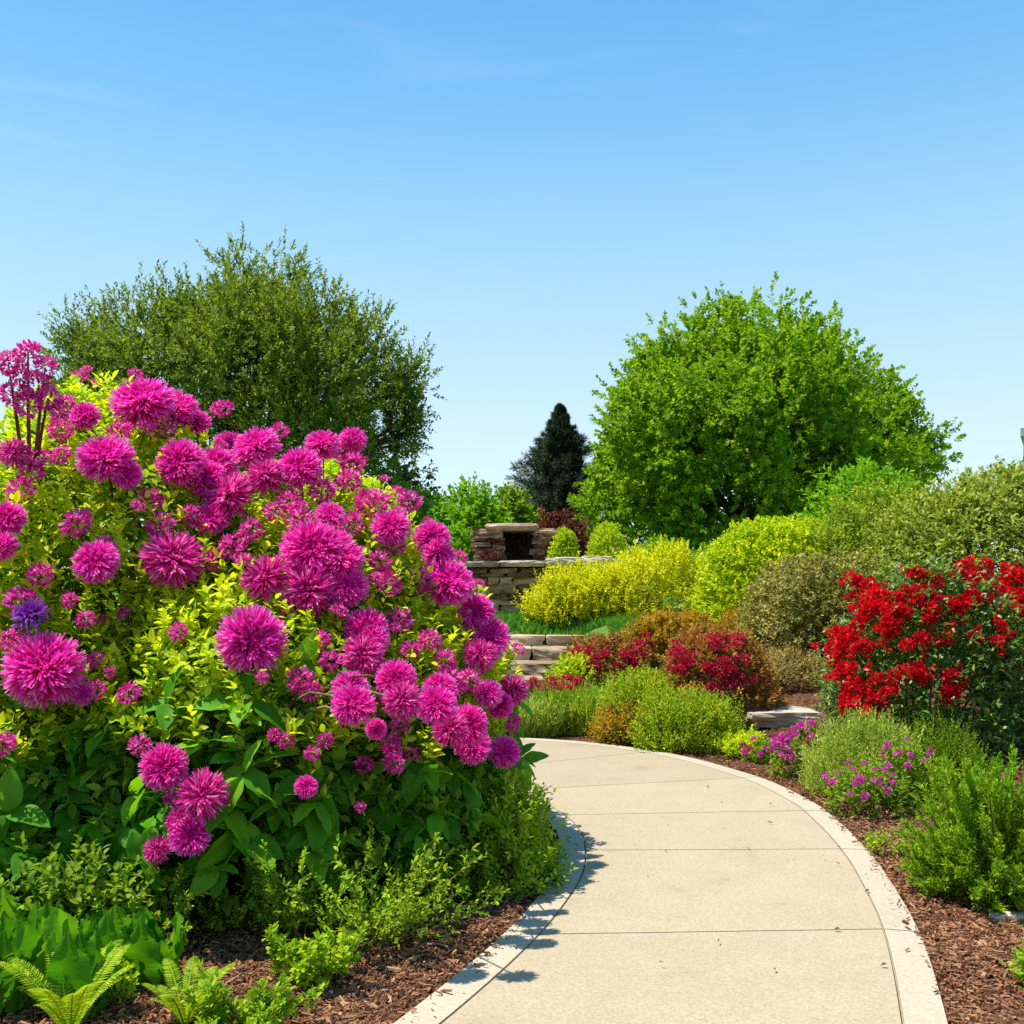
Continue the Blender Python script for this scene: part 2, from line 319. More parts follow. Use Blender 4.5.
def T_petal(wd=0.13):
    v = []; ln = []
    for t, ww, z in ((0.0, .25, 0), (0.35, .55, .03), (0.7, .95, .02), (1.0, .55, -.05)):
        v += [[-wd * ww / 2, t, z - .03 * ww], [wd * ww / 2, t, z + .03 * ww]]; ln += [t, t]
    return np.array(v), [np.array([[0, 1, 3, 2], [2, 3, 5, 4], [4, 5, 7, 6]])], np.array(ln)
TD, TDN, TO, TON, TB = T_diamond(.6), T_diamond(.36), T_oval(.52), T_oval(.34, droop=.1), T_big(.29)
TSER, TBL, TN, TDW = T_big(.25, .16, .16, 30, .05), T_blade(), T_needle(), T_diamond(.8, .1)
TLONG = T_big(.3, .3)

def frames(d, nh):
    y = unit(d); x = np.cross(y, nh); bad = np.linalg.norm(x, axis=1) < 1e-4
    if bad.any(): x[bad] = np.cross(y[bad], np.array([1.0, 0.2, 0]))
    x = unit(x); z = np.cross(x, y)
    return np.stack([x, y, z], axis=2)

def leaves(mb, tpl, pos, d, nh, size):
    m = frames(d, nh) * np.asarray(size).reshape(-1, 1, 1)
    mb.inst(tpl, pos, m)

def rdir(n): return unit(R.normal(size=(n, 3)))

def shoot_leaves(P, D, L, nl, size, ang=55, droop=0.0, t0=0.1, jit=0.25, taper=0.35, upn=0.6):
    """leaves spiralling along n shoots; returns pos, dir, normal hint, size"""
    n = len(P); D = unit(D)
    ref = np.where(np.abs(D[:, 2:3]) < 0.9, np.array([0, 0, 1.0]), np.array([1.0, 0, 0]))
    U = unit(np.cross(D, ref)); W = np.cross(D, U)
    j = np.arange(nl)
    t = t0 + (1 - t0) * (j[None, :] + R.random((n, nl)) * .6) / nl
    ph = j[None, :] * 2.39996 + R.random((n, 1)) * 6.283 + R.normal(0, .3, (n, nl))
    rad = U[:, None] * np.cos(ph)[..., None] + W[:, None] * np.sin(ph)[..., None]
    a = np.radians(ang) * (1.15 - .45 * t) + R.normal(0, jit, (n, nl))
    Lx = np.broadcast_to(np.asarray(L, float).reshape(-1, 1), (n, 1))
    pos = P[:, None] + D[:, None] * (t * Lx)[..., None]
    pos[..., 2] -= droop * (t ** 2) * Lx
    d = D[:, None] * np.cos(a)[..., None] + rad * np.sin(a)[..., None]
    d[..., 2] -= droop * t
    nh = unit(D[:, None] * (1 - upn) + np.array([0, 0, upn]) + R.normal(0, .3, (n, nl, 3)))
    s = np.broadcast_to(np.asarray(size, float).reshape(-1, 1), (n, 1)) * (1 - taper * t) * R.uniform(.7, 1.25, (n, nl))
    return pos.reshape(-1, 3), unit(d.reshape(-1, 3)), nh.reshape(-1, 3), s.ravel()

def sub_shoots(P, D, L, k, l2, ang=40, t0=.2, jit=.25):
    pos, d, nh, s = shoot_leaves(P, D, L, k, l2, ang, t0=t0, jit=jit, taper=.5)
    return pos, d, s

def tube(mb, pts, rad, sides=6, rnd=None):
    pts = np.asarray(pts, float); n = len(pts); rad = np.broadcast_to(np.asarray(rad, float), n)
    tg = unit(np.gradient(pts, axis=0))
    ref = np.array([0, 0, 1.0]) if abs(tg[0, 2]) < .9 else np.array([1.0, 0, 0])
    V = []
    for i in range(n):
        u = np.cross(tg[i], ref); u /= np.linalg.norm(u) + 1e-9; v = np.cross(tg[i], u)
        a = np.arange(sides) * 2 * PI / sides
        V.append(pts[i] + rad[i] * (np.cos(a)[:, None] * u + np.sin(a)[:, None] * v))
    F = []
    for i in range(n - 1):
        for k in range(sides):
            F.append([i * sides + k, i * sides + (k + 1) % sides, (i + 1) * sides + (k + 1) % sides, (i + 1) * sides + k])
    mb.add(np.concatenate(V), [np.array(F)], rnd)

def curve(a, b, bend=0.15, n=5, up=0.0):
    a = np.asarray(a, float); b = np.asarray(b, float)
    t = np.linspace(0, 1, n)[:, None]; L = np.linalg.norm(b - a)
    off = R.normal(0, bend, 3) * L; off[2] = off[2] * .4 + up * L
    return a + (b - a) * t + off * (4 * t * (1 - t)) * .5

def _cubegrid(k=3):
    idx = {}; V = []; F = []
    def vid(p):
        key = tuple(np.round(p, 4))
        if key not in idx: idx[key] = len(V); V.append(p)
        return idx[key]
    g = np.linspace(-1, 1, k + 1)
    for ax in range(3):
        for sgn in (-1, 1):
            for i in range(k):
                for j in range(k):
                    q = []
                    for (a, b) in ((i, j), (i + 1, j), (i + 1, j + 1), (i, j + 1)):
                        p = [0, 0, 0]; p[ax] = sgn; p[(ax + 1) % 3] = g[a]; p[(ax + 2) % 3] = g[b]; q.append(vid(p))
                    F.append(q if sgn > 0 else q[::-1])
    return np.array(V, float), np.array(F)
CG4, CF4 = _cubegrid(4)
CG8, CF8 = _cubegrid(8)
def rock(mb, c, half, rnd_=0.06, rot=0.0, fine=False, round_=.28):
    V0, F0 = (CG8, CF8) if fine else (CG4, CF4)
    v = V0.copy()
    v = v * (1 - round_) + unit(v) * round_ * 1.1
    s = R.normal(size=(5, 3)) * 2.2; ph = R.random(5) * 6.28
    wv = sum(np.sin(v @ s[i] + ph[i]) for i in range(5)) / 5
    v = v * (1 + rnd_ * 1.6 * wv)[:, None] + R.normal(0, rnd_ * .25, v.shape)
    v = v * np.asarray(half)
    cr, sr = math.cos(rot), math.sin(rot)
    v = np.stack([v[:, 0] * cr - v[:, 1] * sr, v[:, 0] * sr + v[:, 1] * cr, v[:, 2]], 1)
    mb.add(v + np.asarray(c), [F0])

# ------------------------------------------------------------------ the lie of the land
def ss(t): t = np.clip(t, 0, 1); return t * t * (3 - 2 * t)
def gh(x, y):
    x = np.asarray(x, float); y = np.asarray(y, float)
    d = np.hypot(x + 2.5, y - 6) - 4.85
    d = d - 1.75 * ss((1.75 - x) / .9) * ss((y - 9) / 3) * (1 - .9 * ss((y - 15.6) / .8))
    k = .35 + .65 * ss((y - 3) / 6)
    z = 0.95 * ss(d / 5.2) * k + 0.75 * ss((d - 4) / 12)
    return z
def D3(px, py, d): return np.array([(px - 512) * d / FPX, d, CAM_Z - (py - HOR) * d / FPX])
def GD(px, d):
    x = (px - 512) * d / FPX; return np.array([x, d, float(gh(x, d))])
def G(px, py):
    ys = np.linspace(2, 80, 8000); xs = (px - 512) * ys / FPX; zs = CAM_Z - (py - HOR) * ys / FPX
    i = np.argmax(zs <= gh(xs, ys)); return np.array([xs[i], ys[i], float(gh(xs[i], ys[i]))])

def spl(pts, n):
    p = np.array(pts, float); p = np.vstack([2 * p[0] - p[1], p, 2 * p[-1] - p[-2]])
    k = len(pts) - 1; out = []
    for u in np.linspace(0, k, n):
        i = min(int(u), k - 1); t = u - i; a, b, c, d = p[i:i + 4]
        out.append(.5 * (2 * b + (c - a) * t + (2 * a - 5 * b + 4 * c - d) * t * t + (3 * b - a - 3 * c + d) * t ** 3))
    return np.array(out)
LE = [(-1.25, 1.6), (-.80, 2.6), (-.37, 3.46), (-.02, 4.32), (.20, 5.1), (.27, 5.66), (.26, 6.2), (.12, 6.75), (-.2, 7.3), (-.8, 7.85), (-1.6, 8.2), (-2.8, 8.4)]
RE = [(0.75, 1.6), (1.20, 2.6), (1.50, 3.46), (1.75, 4.30), (1.92, 5.1), (2.01, 5.66), (2.07, 6.3), (2.08, 7.0), (1.90, 7.98), (1.30, 9.15), (.1, 9.95), (-2.6, 10.35)]
NS = 221
LS, RS = spl(LE, NS), spl(RE, NS)
PATH_Z = 0.03
def off(s, sign, dist):
    t = np.gradient(s, axis=0); nrm = np.stack([-t[:, 1], t[:, 0]], 1); nrm /= np.linalg.norm(nrm, axis=1, keepdims=True)
    return s + nrm * sign * dist
LI, RI = off(LS, -1, .14), off(RS, 1, .14)

def build_ground():
    xs = np.concatenate([[-400, -200, -100, -60, -40, -25, -18, -13, -10], np.arange(-8, 12.01, .11), [14, 17, 22, 30, 40, 60, 100, 200, 400]])
    ys = np.concatenate([[-60, -20, -8, -3], np.arange(-1, 26.01, .11), [28, 32, 38, 46, 60, 80, 120, 200, 400, 900]])
    X, Y = np.meshgrid(xs, ys); Z = gh(X, Y)
    near = (np.abs(X - 2) < 10) & (Y > 0) & (Y < 25)
    Z = Z + near * (R.normal(0, .007, X.shape) + .015 * np.sin(X * 5.1 + 1.3 * np.sin(Y * 3)) * np.sin(Y * 4.3))
    # keep the bed a little below the path and kerb
    P = np.stack([X, Y], -1)
    inside = np.zeros(X.shape, bool)
    poly = np.vstack([LS, RS[::-1]])
    x0, y0 = poly[:, 0], poly[:, 1]; x1, y1 = np.roll(x0, -1), np.roll(y0, -1)
    for a, b, c, d in zip(x0, y0, x1, y1):
        if b == d: continue
        cond = ((b > Y) != (d > Y)) & (X < (c - a) * (Y - b) / (d - b) + a); inside ^= cond
    Z = np.where(inside, -.05, Z)
    grass = ss((Y - 12.5 + .9 * np.sin(X * 1.1)) / 1.2)
    grass = np.maximum(grass, ss((np.abs(X - 1) - 9) / 2))
    nx, ny = len(xs), len(ys)
    i = np.arange(nx * ny).reshape(ny, nx)
    F = np.stack([i[:-1, :-1], i[:-1, 1:], i[1:, 1:], i[1:, :-1]], -1).reshape(-1, 4)
    mb = MB(); mb.add(np.stack([X, Y, Z], -1).reshape(-1, 3), [F], grass.ravel())
    tag(mb.build('ground', M['ground'], smooth=True), kind='structure')
build_ground()

def strip(mb, A, B, i0, i1, top, bot):
    a, b = A[i0:i1 + 1], B[i0:i1 + 1]; n = len(a)
    if n < 2: return
    def z(p, h): return np.column_stack([p, np.full(len(p), h)])
    V = np.vstack([z(a, top), z(b, top), z(a, bot), z(b, bot)])
    F = []
    for k in range(n - 1):
        F += [[k, n + k, n + k + 1, k + 1], [2 * n + k, k, k + 1, 2 * n + k + 1], [n + k, 3 * n + k, 3 * n + k + 1, n + k + 1]]
    F += [[0, 2 * n, 3 * n, n], [n - 1, 2 * n - 1, 4 * n - 1, 3 * n - 1]]
    mb.add(V, [np.array(F)])

# joints fall where the left edge reaches these rows (metres from the eye)
def build_path():
    u = np.linspace(0, 11, NS)
    cuts = [0.0, 1.55, 3.0, 5.0, 6.55, 7.9, 9.0, 10.0, 11.0]
    eps = .0
    idx = [int(round(c / 11 * (NS - 1))) for c in cuts]
    mb, mk = MB(), MB()
    G2 = .0045
    LI2, RI2 = off(LS, -1, .145 + G2), off(RS, 1, .145 + G2)
    def gap(S, i0, i1):
        s = S[i0:i1 + 1].copy()
        s[0] += (s[1] - s[0]) / np.linalg.norm(s[1] - s[0]) * G2 if i0 > 0 else 0
        s[-1] += (s[-2] - s[-1]) / np.linalg.norm(s[-2] - s[-1]) * G2 if i1 < NS - 1 else 0
        return s
    for a, b in zip(idx[:-1], idx[1:]):
        l, r = gap(LI2, a, b), gap(RI2, a, b)
        strip(mb, l, r, 0, len(l) - 1, PATH_Z, -.06)
        for S, T in ((LS, LI), (RI, RS)):
            s, t = gap(S, a, b), gap(T, a, b)
            strip(mk, s, t, 0, len(s) - 1, PATH_Z + .001, -.06)
    tag(mb.build('path', M['concrete']), kind='structure')
    tag(mk.build('kerb', M['kerb']), kind='structure')
    mj = MB(); strip(mj, off(LS, -1, .02), off(RS, 1, .02), 0, NS - 1, PATH_Z - .014, -.07)
    tag(mj.build('path_joint_bed', M['mortar']), kind='structure')
build_path()

def inpath(x, y, margin=0.0):
    A, B = off(LS, 1, margin), off(RS, -1, margin)
    poly = np.vstack([A, B[::-1]]); ins = np.zeros(x.shape, bool)
    x0, y0 = poly[:, 0], poly[:, 1]; x1, y1 = np.roll(x0, -1), np.roll(y0, -1)
    for a, b, c, d in zip(x0, y0, x1, y1):
        if b == d: continue
        ins ^= ((b > y) != (d > y)) & (x < (c - a) * (y - b) / (d - b) + a)
    return ins

def build_mulch():
    def area(x0, x1, y0, y1, dens):
        n = int((x1 - x0) * (y1 - y0) * dens); x = R.uniform(x0, x1, n); y = R.uniform(y0, y1, n)
        k = ~inpath(x, y, .012); return x[k], y[k]
    X, Y = [], []
    for a in ((1.2, 2.8, 2.6, 4.5, 15000), (1.6, 3.6, 4.5, 6.2, 9000), (1.2, 4.2, 6.2, 9.6, 4000), (-2.2, .3, 2.8, 4.8, 11000), (-1.2, .4, 4.8, 6.4, 3000)):
        x, y = area(*a); X.append(x); Y.append(y)
    # a few chips kicked on to the kerb edges
    i = R.integers(40, 150, 260); e = off(RS, 1, 0.0)[i]; X.append(e[:, 0] + R.normal(0, .03, 260)); Y.append(e[:, 1] + R.normal(0, .03, 260))
    e = off(LS, -1, .02)[R.integers(30, 110, 120)]; X.append(e[:, 0] + R.normal(0, .03, 120)); Y.append(e[:, 1] + R.normal(0, .03, 120))
    i = R.integers(30, 150, 40); e = RS[i] + (LS[i] - RS[i]) * R.random((40, 1)) ** 2; X.append(e[:, 0]); Y.append(e[:, 1])
    x, y = np.concatenate(X), np.concatenate(Y); n = len(x)
    z = gh(x, y) + R.uniform(.002, .022, n) + np.where(inpath(x, y), PATH_Z + .006, 0)
    v = np.array([[-.5, -.5, -.5], [.5, -.5, -.5], [.4, .5, -.5], [-.45, .5, -.5], [-.4, -.45, .5], [.45, -.4, .5], [.35, .4, .5], [-.4, .45, .5]])
    f = [np.array([[4, 5, 6, 7], [0, 1, 5, 4], [1, 2, 6, 5], [2, 3, 7, 6], [3, 0, 4, 7]])]
    d = rdir(n); d[:, 2] *= .22
    m = frames(d, unit(np.array([0, 0, 1.0]) + R.normal(0, .4, (n, 3))))
    ln = R.gamma(2.6, .0038, n) + .002; sc = np.stack([ln * R.uniform(.2, .6, n), ln * R.uniform(.9, 2.2, n), ln * R.uniform(.15, .35, n)], 1)
    mb = MB(); mb.inst((v, f), np.stack([x, y, z], 1), m * sc[:, None, :])
    tag(mb.build('bark_mulch', M['chip']), 'loose brown bark chips spread over the planting beds beside the path', 'mulch', kind='stuff')
build_mulch()

# ------------------------------------------------------------------ plants
class Dome:
    def __init__(s, x, y, rx, ry, h, p=2.3, z0=None, lumps=14, amp=.12, wid=.10):
        s.c = np.array([x, y, float(gh(x, y)) if z0 is None else z0]); s.r = np.array([rx, ry, h], float); s.p = p
        s.ld = rdir(lumps); s.ld[:, 2] = np.abs(s.ld[:, 2]); s.amp, s.wid = amp, wid
    def rad(s, u):
        base = (np.abs(u / s.r) ** s.p).sum(-1) ** (-1 / s.p)
        l = np.exp(-(1 - u @ s.ld.T) / s.wid).max(-1)
        return base * (1 - s.amp + 2 * s.amp * l)
    def sample(s, n, zmin=.08, inner=.6):
        P, N = [], []; k = 0
        while k < n:
            u = rdir(n * 2) * s.r; u = unit(u); u[:, 2] = np.abs(u[:, 2]) if zmin >= 0 else u[:, 2]
            q = inner + (1 - inner) * R.random(len(u)) ** .45
            p = u * (s.rad(u) * q)[:, None]
            nr = unit(np.sign(p) * np.abs(p / s.r) ** (s.p - 1) / s.r)
            ok = p[:, 2] > zmin
            P.append(p[ok] + s.c); N.append(nr[ok]); k += ok.sum()
        return np.concatenate(P)[:n], np.concatenate(N)[:n]
    def inside(s, P, k=1.0): return (np.abs((P - s.c) / (s.r * k)) ** s.p).sum(-1) < 1

def stems_for(root, dome, n, r0, mat, spread=.35, top=.8):
    mb = MB()
    P, N = dome.sample(n, .3 * dome.r[2], .5)
    for p in P:
        b = dome.c + np.array([*(R.normal(0, spread * .3, 2) * dome.r[:2]), 0]); b[2] = float(gh(b[0], b[1])) - .02
        tube(mb, curve(b, dome.c + (p - dome.c) * top, .12, 5), np.linspace(r0, r0 * .35, 5), 5)
    return mb.build('stem', mat, root, True)

def shrub(name, label, cat, x, y, rx, ry, h, mat, tpl=TO, n=400, nl=8, L=.15, size=.05, out=1.0, up=.5, jit=.35, ang=55, group=None, p=2.3,
          lumps=14, amp=.12, wid=.10, zmin=.05, inner=.6, stem='stem', nst=8, r0=.012, stray=.10, z0=None, sub=0, l2=.08, droop=0.0, upn=.75, taper=.35):
    n = int(n * 1.5); size = size * 1.15
    dm = Dome(x, y, rx, ry, h, p, z0, lumps, amp, wid)
    root = thing(name, dm.c, label, cat, group)
    P, N = dm.sample(n, zmin, inner)
    D = unit(N * out + np.array([0, 0, up]) + R.normal(0, jit, P.shape))
    Ls = L * R.uniform(.7, 1.2, n)
    far = R.random(n) < stray; P = P + N * (far * R.uniform(.15, .6, n) * L)[:, None]
    B = P - D * Ls[:, None] * .8
    mb = MB()
    if sub:
        b2, d2, l_ = sub_shoots(B, D, Ls, sub, l2); B, D, Ls = b2, d2, l_
    leaves(mb, tpl, *shoot_leaves(B, D, Ls, nl, size, ang, droop=droop, upn=upn, taper=taper))
    mb.build('foliage', M[mat], root)
    if nst: stems_for(root, dm, nst, r0, M[stem])
    return root, dm

def ball_mesh(name, mat, n=80, wd=.5, plen=.42, inner=.55, polar=PI * .62, flat=1.0, tpl=None, closed=.25):
    """a flower cluster of radius 1 around the origin, opening to +Z"""
    mb = MB(); c = np.cos(R.uniform(0, polar, n) ** 1.0); c = 1 - (1 - math.cos(polar)) * R.random(n)
    ph = R.random(n) * 6.283; s = np.sqrt(1 - c * c)
    d = np.stack([s * np.cos(ph), s * np.sin(ph), c], 1)
    pos = d * R.uniform(inner * .7, inner * 1.15, (n, 1)); pos[:, 2] *= flat
    dd = unit(d + R.normal(0, .55, d.shape)); leaves(mb, tpl or T_diamond(wd, .1), pos, dd, unit(d + R.normal(0, .4, d.shape)), plen * R.uniform(.7, 1.2, n))
    return mb.mesh(name, mat)

def pompon_mesh(name, mat, n=620, polar=PI * .64):
    v, f, ln = T_petal(.062)
    c = 1 - (1 - math.cos(polar)) * ((np.arange(n) + R.random(n)) / n); ph = np.arange(n) * 2.39996 + R.normal(0, .12, n); s = np.sqrt(np.maximum(0, 1 - c * c))
    # petals grouped in tufts, so that the head has grooves
    k = 40; q = 1 - (1 - math.cos(polar)) * (np.arange(k) + .5) / k; qp = np.arange(k) * 2.39996; qs = np.sqrt(1 - q * q)
    t = np.stack([qs * np.cos(qp), qs * np.sin(qp), q], 1)
    d = np.stack([s * np.cos(ph), s * np.sin(ph), c], 1)
    near = t[np.argmax(d @ t.T, axis=1)]; d = unit(d * .66 + near * .34 + R.normal(0, .05, d.shape))
    pos = d * .05
    m = frames(d, rdir(n)); L = R.uniform(.74, 1.08, n) * (.85 + .15 * (d * near).sum(1)) * (1 - .62 * np.clip((d[:, 2] - .55) / .45, 0, 1) ** 1.2)
    sc = np.stack([np.ones(n) * R.uniform(.7, 1.3, n), L, np.ones(n)], 1)
    mb = MB(); mb.inst((v, f), pos, m * sc[:, None, :], ln)
    lp = np.tile(ln, n) * np.repeat(np.clip(.55 + .45 * L, 0, 1), len(ln))      # short inner petals stay pale at the base
    mb.L[0] = np.clip(lp * (.78 + .32 * np.repeat(R.random(n), len(ln))), 0, 1)
    return mb.mesh(name, mat)

def stem_mesh(name, mat, L=3.2, r=.035):
    mb = MB(); a = R.normal(0, .25, 2)
    pts = [[a[0] * t * t, a[1] * t * t, -t * L] for t in np.linspace(0, 1, 6)]
    tube(mb, pts, np.linspace(r, r * 1.6, 6), 5); return mb.mesh(name, mat, True)

POM = [pompon_mesh('flower_head', M['magenta'], 1050 + 60 * i, PI * (.60 + .04 * i)) for i in range(4)]
POM.append(pompon_mesh('flower_head', M['magenta2'], 700, PI * .7))          # an older, thinner head
POMP = pompon_mesh('flower_head', M['purple'], 300)
POMST = [stem_mesh('stem', M['stem'], 3.4 + .3 * i, .035) for i in range(3)] + [stem_mesh('stem', M['redstem'], 3.6, .04)]
FUCH = [ball_mesh('flower_cluster', M['magenta2'], 170, .5, .42, .62, PI * .8, .8) for i in range(4)]
REDS = [ball_mesh('flower_cluster', M['red'], 90, .75, .5, .55, PI * .6, .75) for i in range(4)]
CRIM = [ball_mesh('flower_cluster', M['crimson'], 70, .6, .5, .6, PI * .6, .6) for i in range(3)]
VIOL = [ball_mesh('flower_cluster', M['pinkviolet'], 60, .6, .6, .5, PI * .55, .6) for i in range(3)]
CREAM = [ball_mesh('leaf_glint', M['cream'], 14, .8, .8, .25, PI * .5, .5) for i in range(2)]

def attach(root, name, me, pos, axis, s, stem=None, spin=None, sq=1.0):
    o = bpy.data.objects.new(name, me); C.objects.link(o); o.parent = root
    o.location = Vector([float(v) for v in pos]) - root.location
    q = Vector((0, 0, 1)).rotation_difference(Vector([float(v) for v in axis]))
    o.rotation_mode = 'QUATERNION'; o.rotation_quaternion = q @ Quaternion((0, 0, 1), float(R.random() * 6.28) if spin is None else spin)
    o.scale = (s, s, s * sq)
    if stem:
        st = bpy.data.objects.new('stem', stem); C.objects.link(st); st.parent = o
    return o

def hit(domes, px, py, k=1.0, far=12):
    ys = np.linspace(2.5, far, 4000); P = np.stack([(px - 512) * ys / FPX, ys, CAM_Z - (py - HOR) * ys / FPX], 1)
    best = None
    for i, d in enumerate(domes):
        ins = d.inside(P, k)
        if ins.any():
            j = np.argmax(ins)
            if best is None or j < best[0]: best = (j, i)
    if best is None:   # nearest approach
        bj = None
        for i, d in enumerate(domes):
            f = (np.abs((P - d.c) / d.r) ** d.p).sum(-1); f[P[:, 2] < d.c[2]] = 9e9
            j = int(np.argmin(f))
            if bj is None or f[j] < bj[0]: bj = (f[j], j, i)
        best = (bj[1], bj[2])
    j, i = best; p = P[j]; d = domes[i]
    q = p - d.c; nr = np.sign(q) * np.abs(q / d.r) ** (d.p - 1) / d.r; nr = nr / np.linalg.norm(nr)
    return p, nr, i

def tree(name, label, cat, depth, lobes, base_px, mat, tpl, size, clumps, shoots, nl, L, fork_z, trunk_r, group=None, up=.35, ang=50, upn=.5, nlimb=5, bark='bark', jit=.35, low=-.75, bun=.3, tall=1.0):
    bx = (base_px - 512) * depth / FPX; b = np.array([bx, depth, float(gh(bx, depth))])
    root = thing(name, b, label, cat, group)
    k = depth / FPX
    LB = [(np.array([(px - 512) * (depth + dd) / FPX, depth + dd, CAM_Z - (py + 13 - HOR) * (depth + dd) / FPX]), r * k) for px, py, dd, r in lobes]
    tb = MB(); fork = b + np.array([R.normal(0, .15), R.normal(0, .15), fork_z])
    tube(tb, np.vstack([b - [0, 0, .2], b + (fork - b) * .15, b + (fork - b) * .55, fork]), [trunk_r * 1.5, trunk_r * 1.1, trunk_r * .95, trunk_r * .85], 10)
    P, D, tips = [], [], []
    for c, r in LB:
        cv = curve(fork + R.normal(0, trunk_r * .3, 3), c, .1, 6, .05); rr = trunk_r * .45
        tube(tb, cv, np.linspace(rr, rr * .4, 6), 6)
        nc = max(6, int(clumps * (r / k / 54) ** 2)); u = rdir(nc * 3); u = u[u[:, 2] > low][:nc]
        cp = c + u * r * R.uniform(.6, 1.0, (len(u), 1)) * np.array([1, 1, .92])
        deep = np.zeros(len(cp), bool)
        for c2, r2 in LB:
            if c2 is not c: deep |= np.linalg.norm(cp - c2, axis=1) < r2 * .55
        cp, u = cp[~deep], u[~deep]
        for q in cp[:nlimb * 2]:
            tube(tb, curve(cv[3 + R.integers(0, 3)], q, .12, 4), np.linspace(rr * .3, rr * .08, 4), 4)
        P.append(np.repeat(cp, shoots, 0)); D.append(np.repeat(unit(u + [0, 0, up]), shoots, 0))
    P = np.concatenate(P); D = np.concatenate(D); n = len(P)
    o = rdir(n) * (R.random((n, 1)) ** .5) * bun * np.repeat(R.uniform(.6, 1.35, (n // shoots, 1)), shoots, 0) * np.array([1, 1, tall])
    D = unit(D * .7 + o / bun * .9 + R.normal(0, jit, P.shape)); Ls = L * R.uniform(.6, 1.2, n)
    P = P + o - D * Ls[:, None] * .3
    mb = MB(); leaves(mb, tpl, *shoot_leaves(P, D, Ls, nl, size, ang, upn=upn))
    tb.build('trunk', M[bark], root, True)
    mb.build('crown', M[mat], root)
    return root

# ---- far trees
tree('broadleaf_tree', 'tall airy fine-leaved tree spreading behind the magenta flowering shrubs', 'tree', 26,
     [(92, 345, 0, 40), (145, 328, -1, 50), (205, 315, .5, 46), (268, 304, 0, 44), (318, 324, -1, 40), (362, 345, .5, 38), (382, 378, 0, 28), (388, 418, 0, 22), (75, 330, 0, 16), (408, 372, 0, 16), (412, 416, 0, 14), (235, 280, 0, 26), (290, 282, 0, 22), (312, 370, -2, 62),
      (250, 350, -2, 75), (175, 370, -1.5, 65), (100, 390, 0, 50), (300, 440, -1.5, 75), (365, 430, .5, 36), (210, 440, 0, 60), (250, 340, 2.5, 80), (312, 380, 2.5, 58)],
     245, 'tree1', T_diamond(.45), .15, 32, 20, 12, .50, 1.6, .22, up=.75, bun=.55, tall=1.5, ang=50, upn=.5, nlimb=5, jit=.3)
tree('broadleaf_tree', 'dark rounded low tree at the lower right edge of the airy tree', 'tree', 33,
     [(400, 478, 0, 30), (372, 462, 0, 34), (425, 500, .5, 18), (350, 495, 0, 40), (405, 505, -.5, 30)], 385, 'darktree', TD, .24, 75, 4, 9, .6, .6, .2)
tree('broadleaf_tree', 'big rounded bright green maple-like tree above the golden shrubs', 'tree', 30,
     [(700, 362, 0, 58), (735, 350, .5, 56), (775, 354, -1, 54), (825, 365, 0, 52), (866, 403, .5, 42), (656, 412, 0, 52), (634, 465, -.5, 42), (604, 498, 0, 28), (690, 430, -2.5, 78), (775, 420, -3, 82),
      (850, 455, -1.5, 60), (893, 440, .5, 32), (922, 440, 1, 20), (655, 520, -1, 52), (735, 505, -2.5, 68), (820, 520, -1.5, 60), (730, 400, 3, 90), (810, 440, 3, 85), (665, 470, 2, 60)],
     745, 'tree2', T_diamond(.7), .165, 23, 31, 13, .42, 1.5, .3, up=.35, bun=.75, tall=1.1, ang=55, upn=.45, nlimb=5)

def conifer():
    d = 34; b = GD(560, d); H = CAM_Z + (HOR - 406) * d / FPX - b[2]
    root = thing('conifer_tree', b, 'dark narrow spruce between the two big leafy trees', 'tree')
    tb = MB(); tube(tb, [b, b + [0, 0, H * .5], b + [0, 0, H]], [.16, .1, .015], 7); tb.build('trunk', M['bark'], root, True)
    P, D, L = [], [], []
    for i in range(330):
        t = (i / 330) ** .8; z = .25 + t * (H - .3); r = 3.3 * (1 - t) ** 1.05 * R.uniform(.55, 1.2) + .03
        a = i * 2.39996 + R.normal(0, .2); P.append(b + [0, 0, z]); D.append([math.cos(a), math.sin(a), .05 + .5 * t]); L.append(r)
    P, D, L = np.array(P), unit(np.array(D)), np.array(L)
    b2, d2, l2 = sub_shoots(P, D, L, 34, .46 * np.clip(L / 1.3, .22, 1), ang=42, t0=.12); d2[:, 2] -= .1
    mb = MB(); leaves(mb, TN, *shoot_leaves(b2, unit(d2), l2, 12, .17, 40)); mb.build('crown', M['spruce'], root)
conifer()

# ---- far shrubs behind the stone wall
for px, d, wpx, hp, lab, cat_, m_ in ((405, 25, 52, 492, 'bright green bush right behind the dark low tree base', 'shrub', 'fresh'), (462, 24, 50, 488, 'bright green bush in the gap of sky behind the stone fireplace', 'shrub', 'fresh'),
                                (512, 27, 34, 492, 'loose yellow-green bush at the foot of the spruce', 'shrub', 'midleaf')):
    b = GD(px, d); r = wpx * d / FPX; shrub('leafy_shrub', lab, cat_, b[0], d, r, r * .9, CAM_Z + (HOR - hp) * d / FPX - b[2], m_, TD, 520, 9, .5, .16, up=.7, group='bushes beyond the stone wall', amp=.1, r0=.03)
b = GD(462, 19); shrub('leafy_shrub', 'small round bright green bush close to the left of the fireplace', 'shrub', b[0], 19, .5, .5, CAM_Z + (HOR - 530) * .019 - b[2], 'fresh', TD, 300, 9, .25, .09, group='bushes beyond the stone wall')
b = GD(560, 23); shrub('leafy_shrub', 'low dark maroon bush below the spruce', 'shrub', b[0], 23, .85, .6, CAM_Z + (HOR - 513) * .023 - b[2], 'maroon', TD, 300, 8, .3, .12)
b = GD(655, 21); shrub('leafy_shrub', 'mid green bush at the foot of the maple-like tree', 'shrub', b[0], 21, .9, .7, CAM_Z + (HOR - 540) * .021 - b[2], 'tree2', TD, 350, 8, .35, .12)
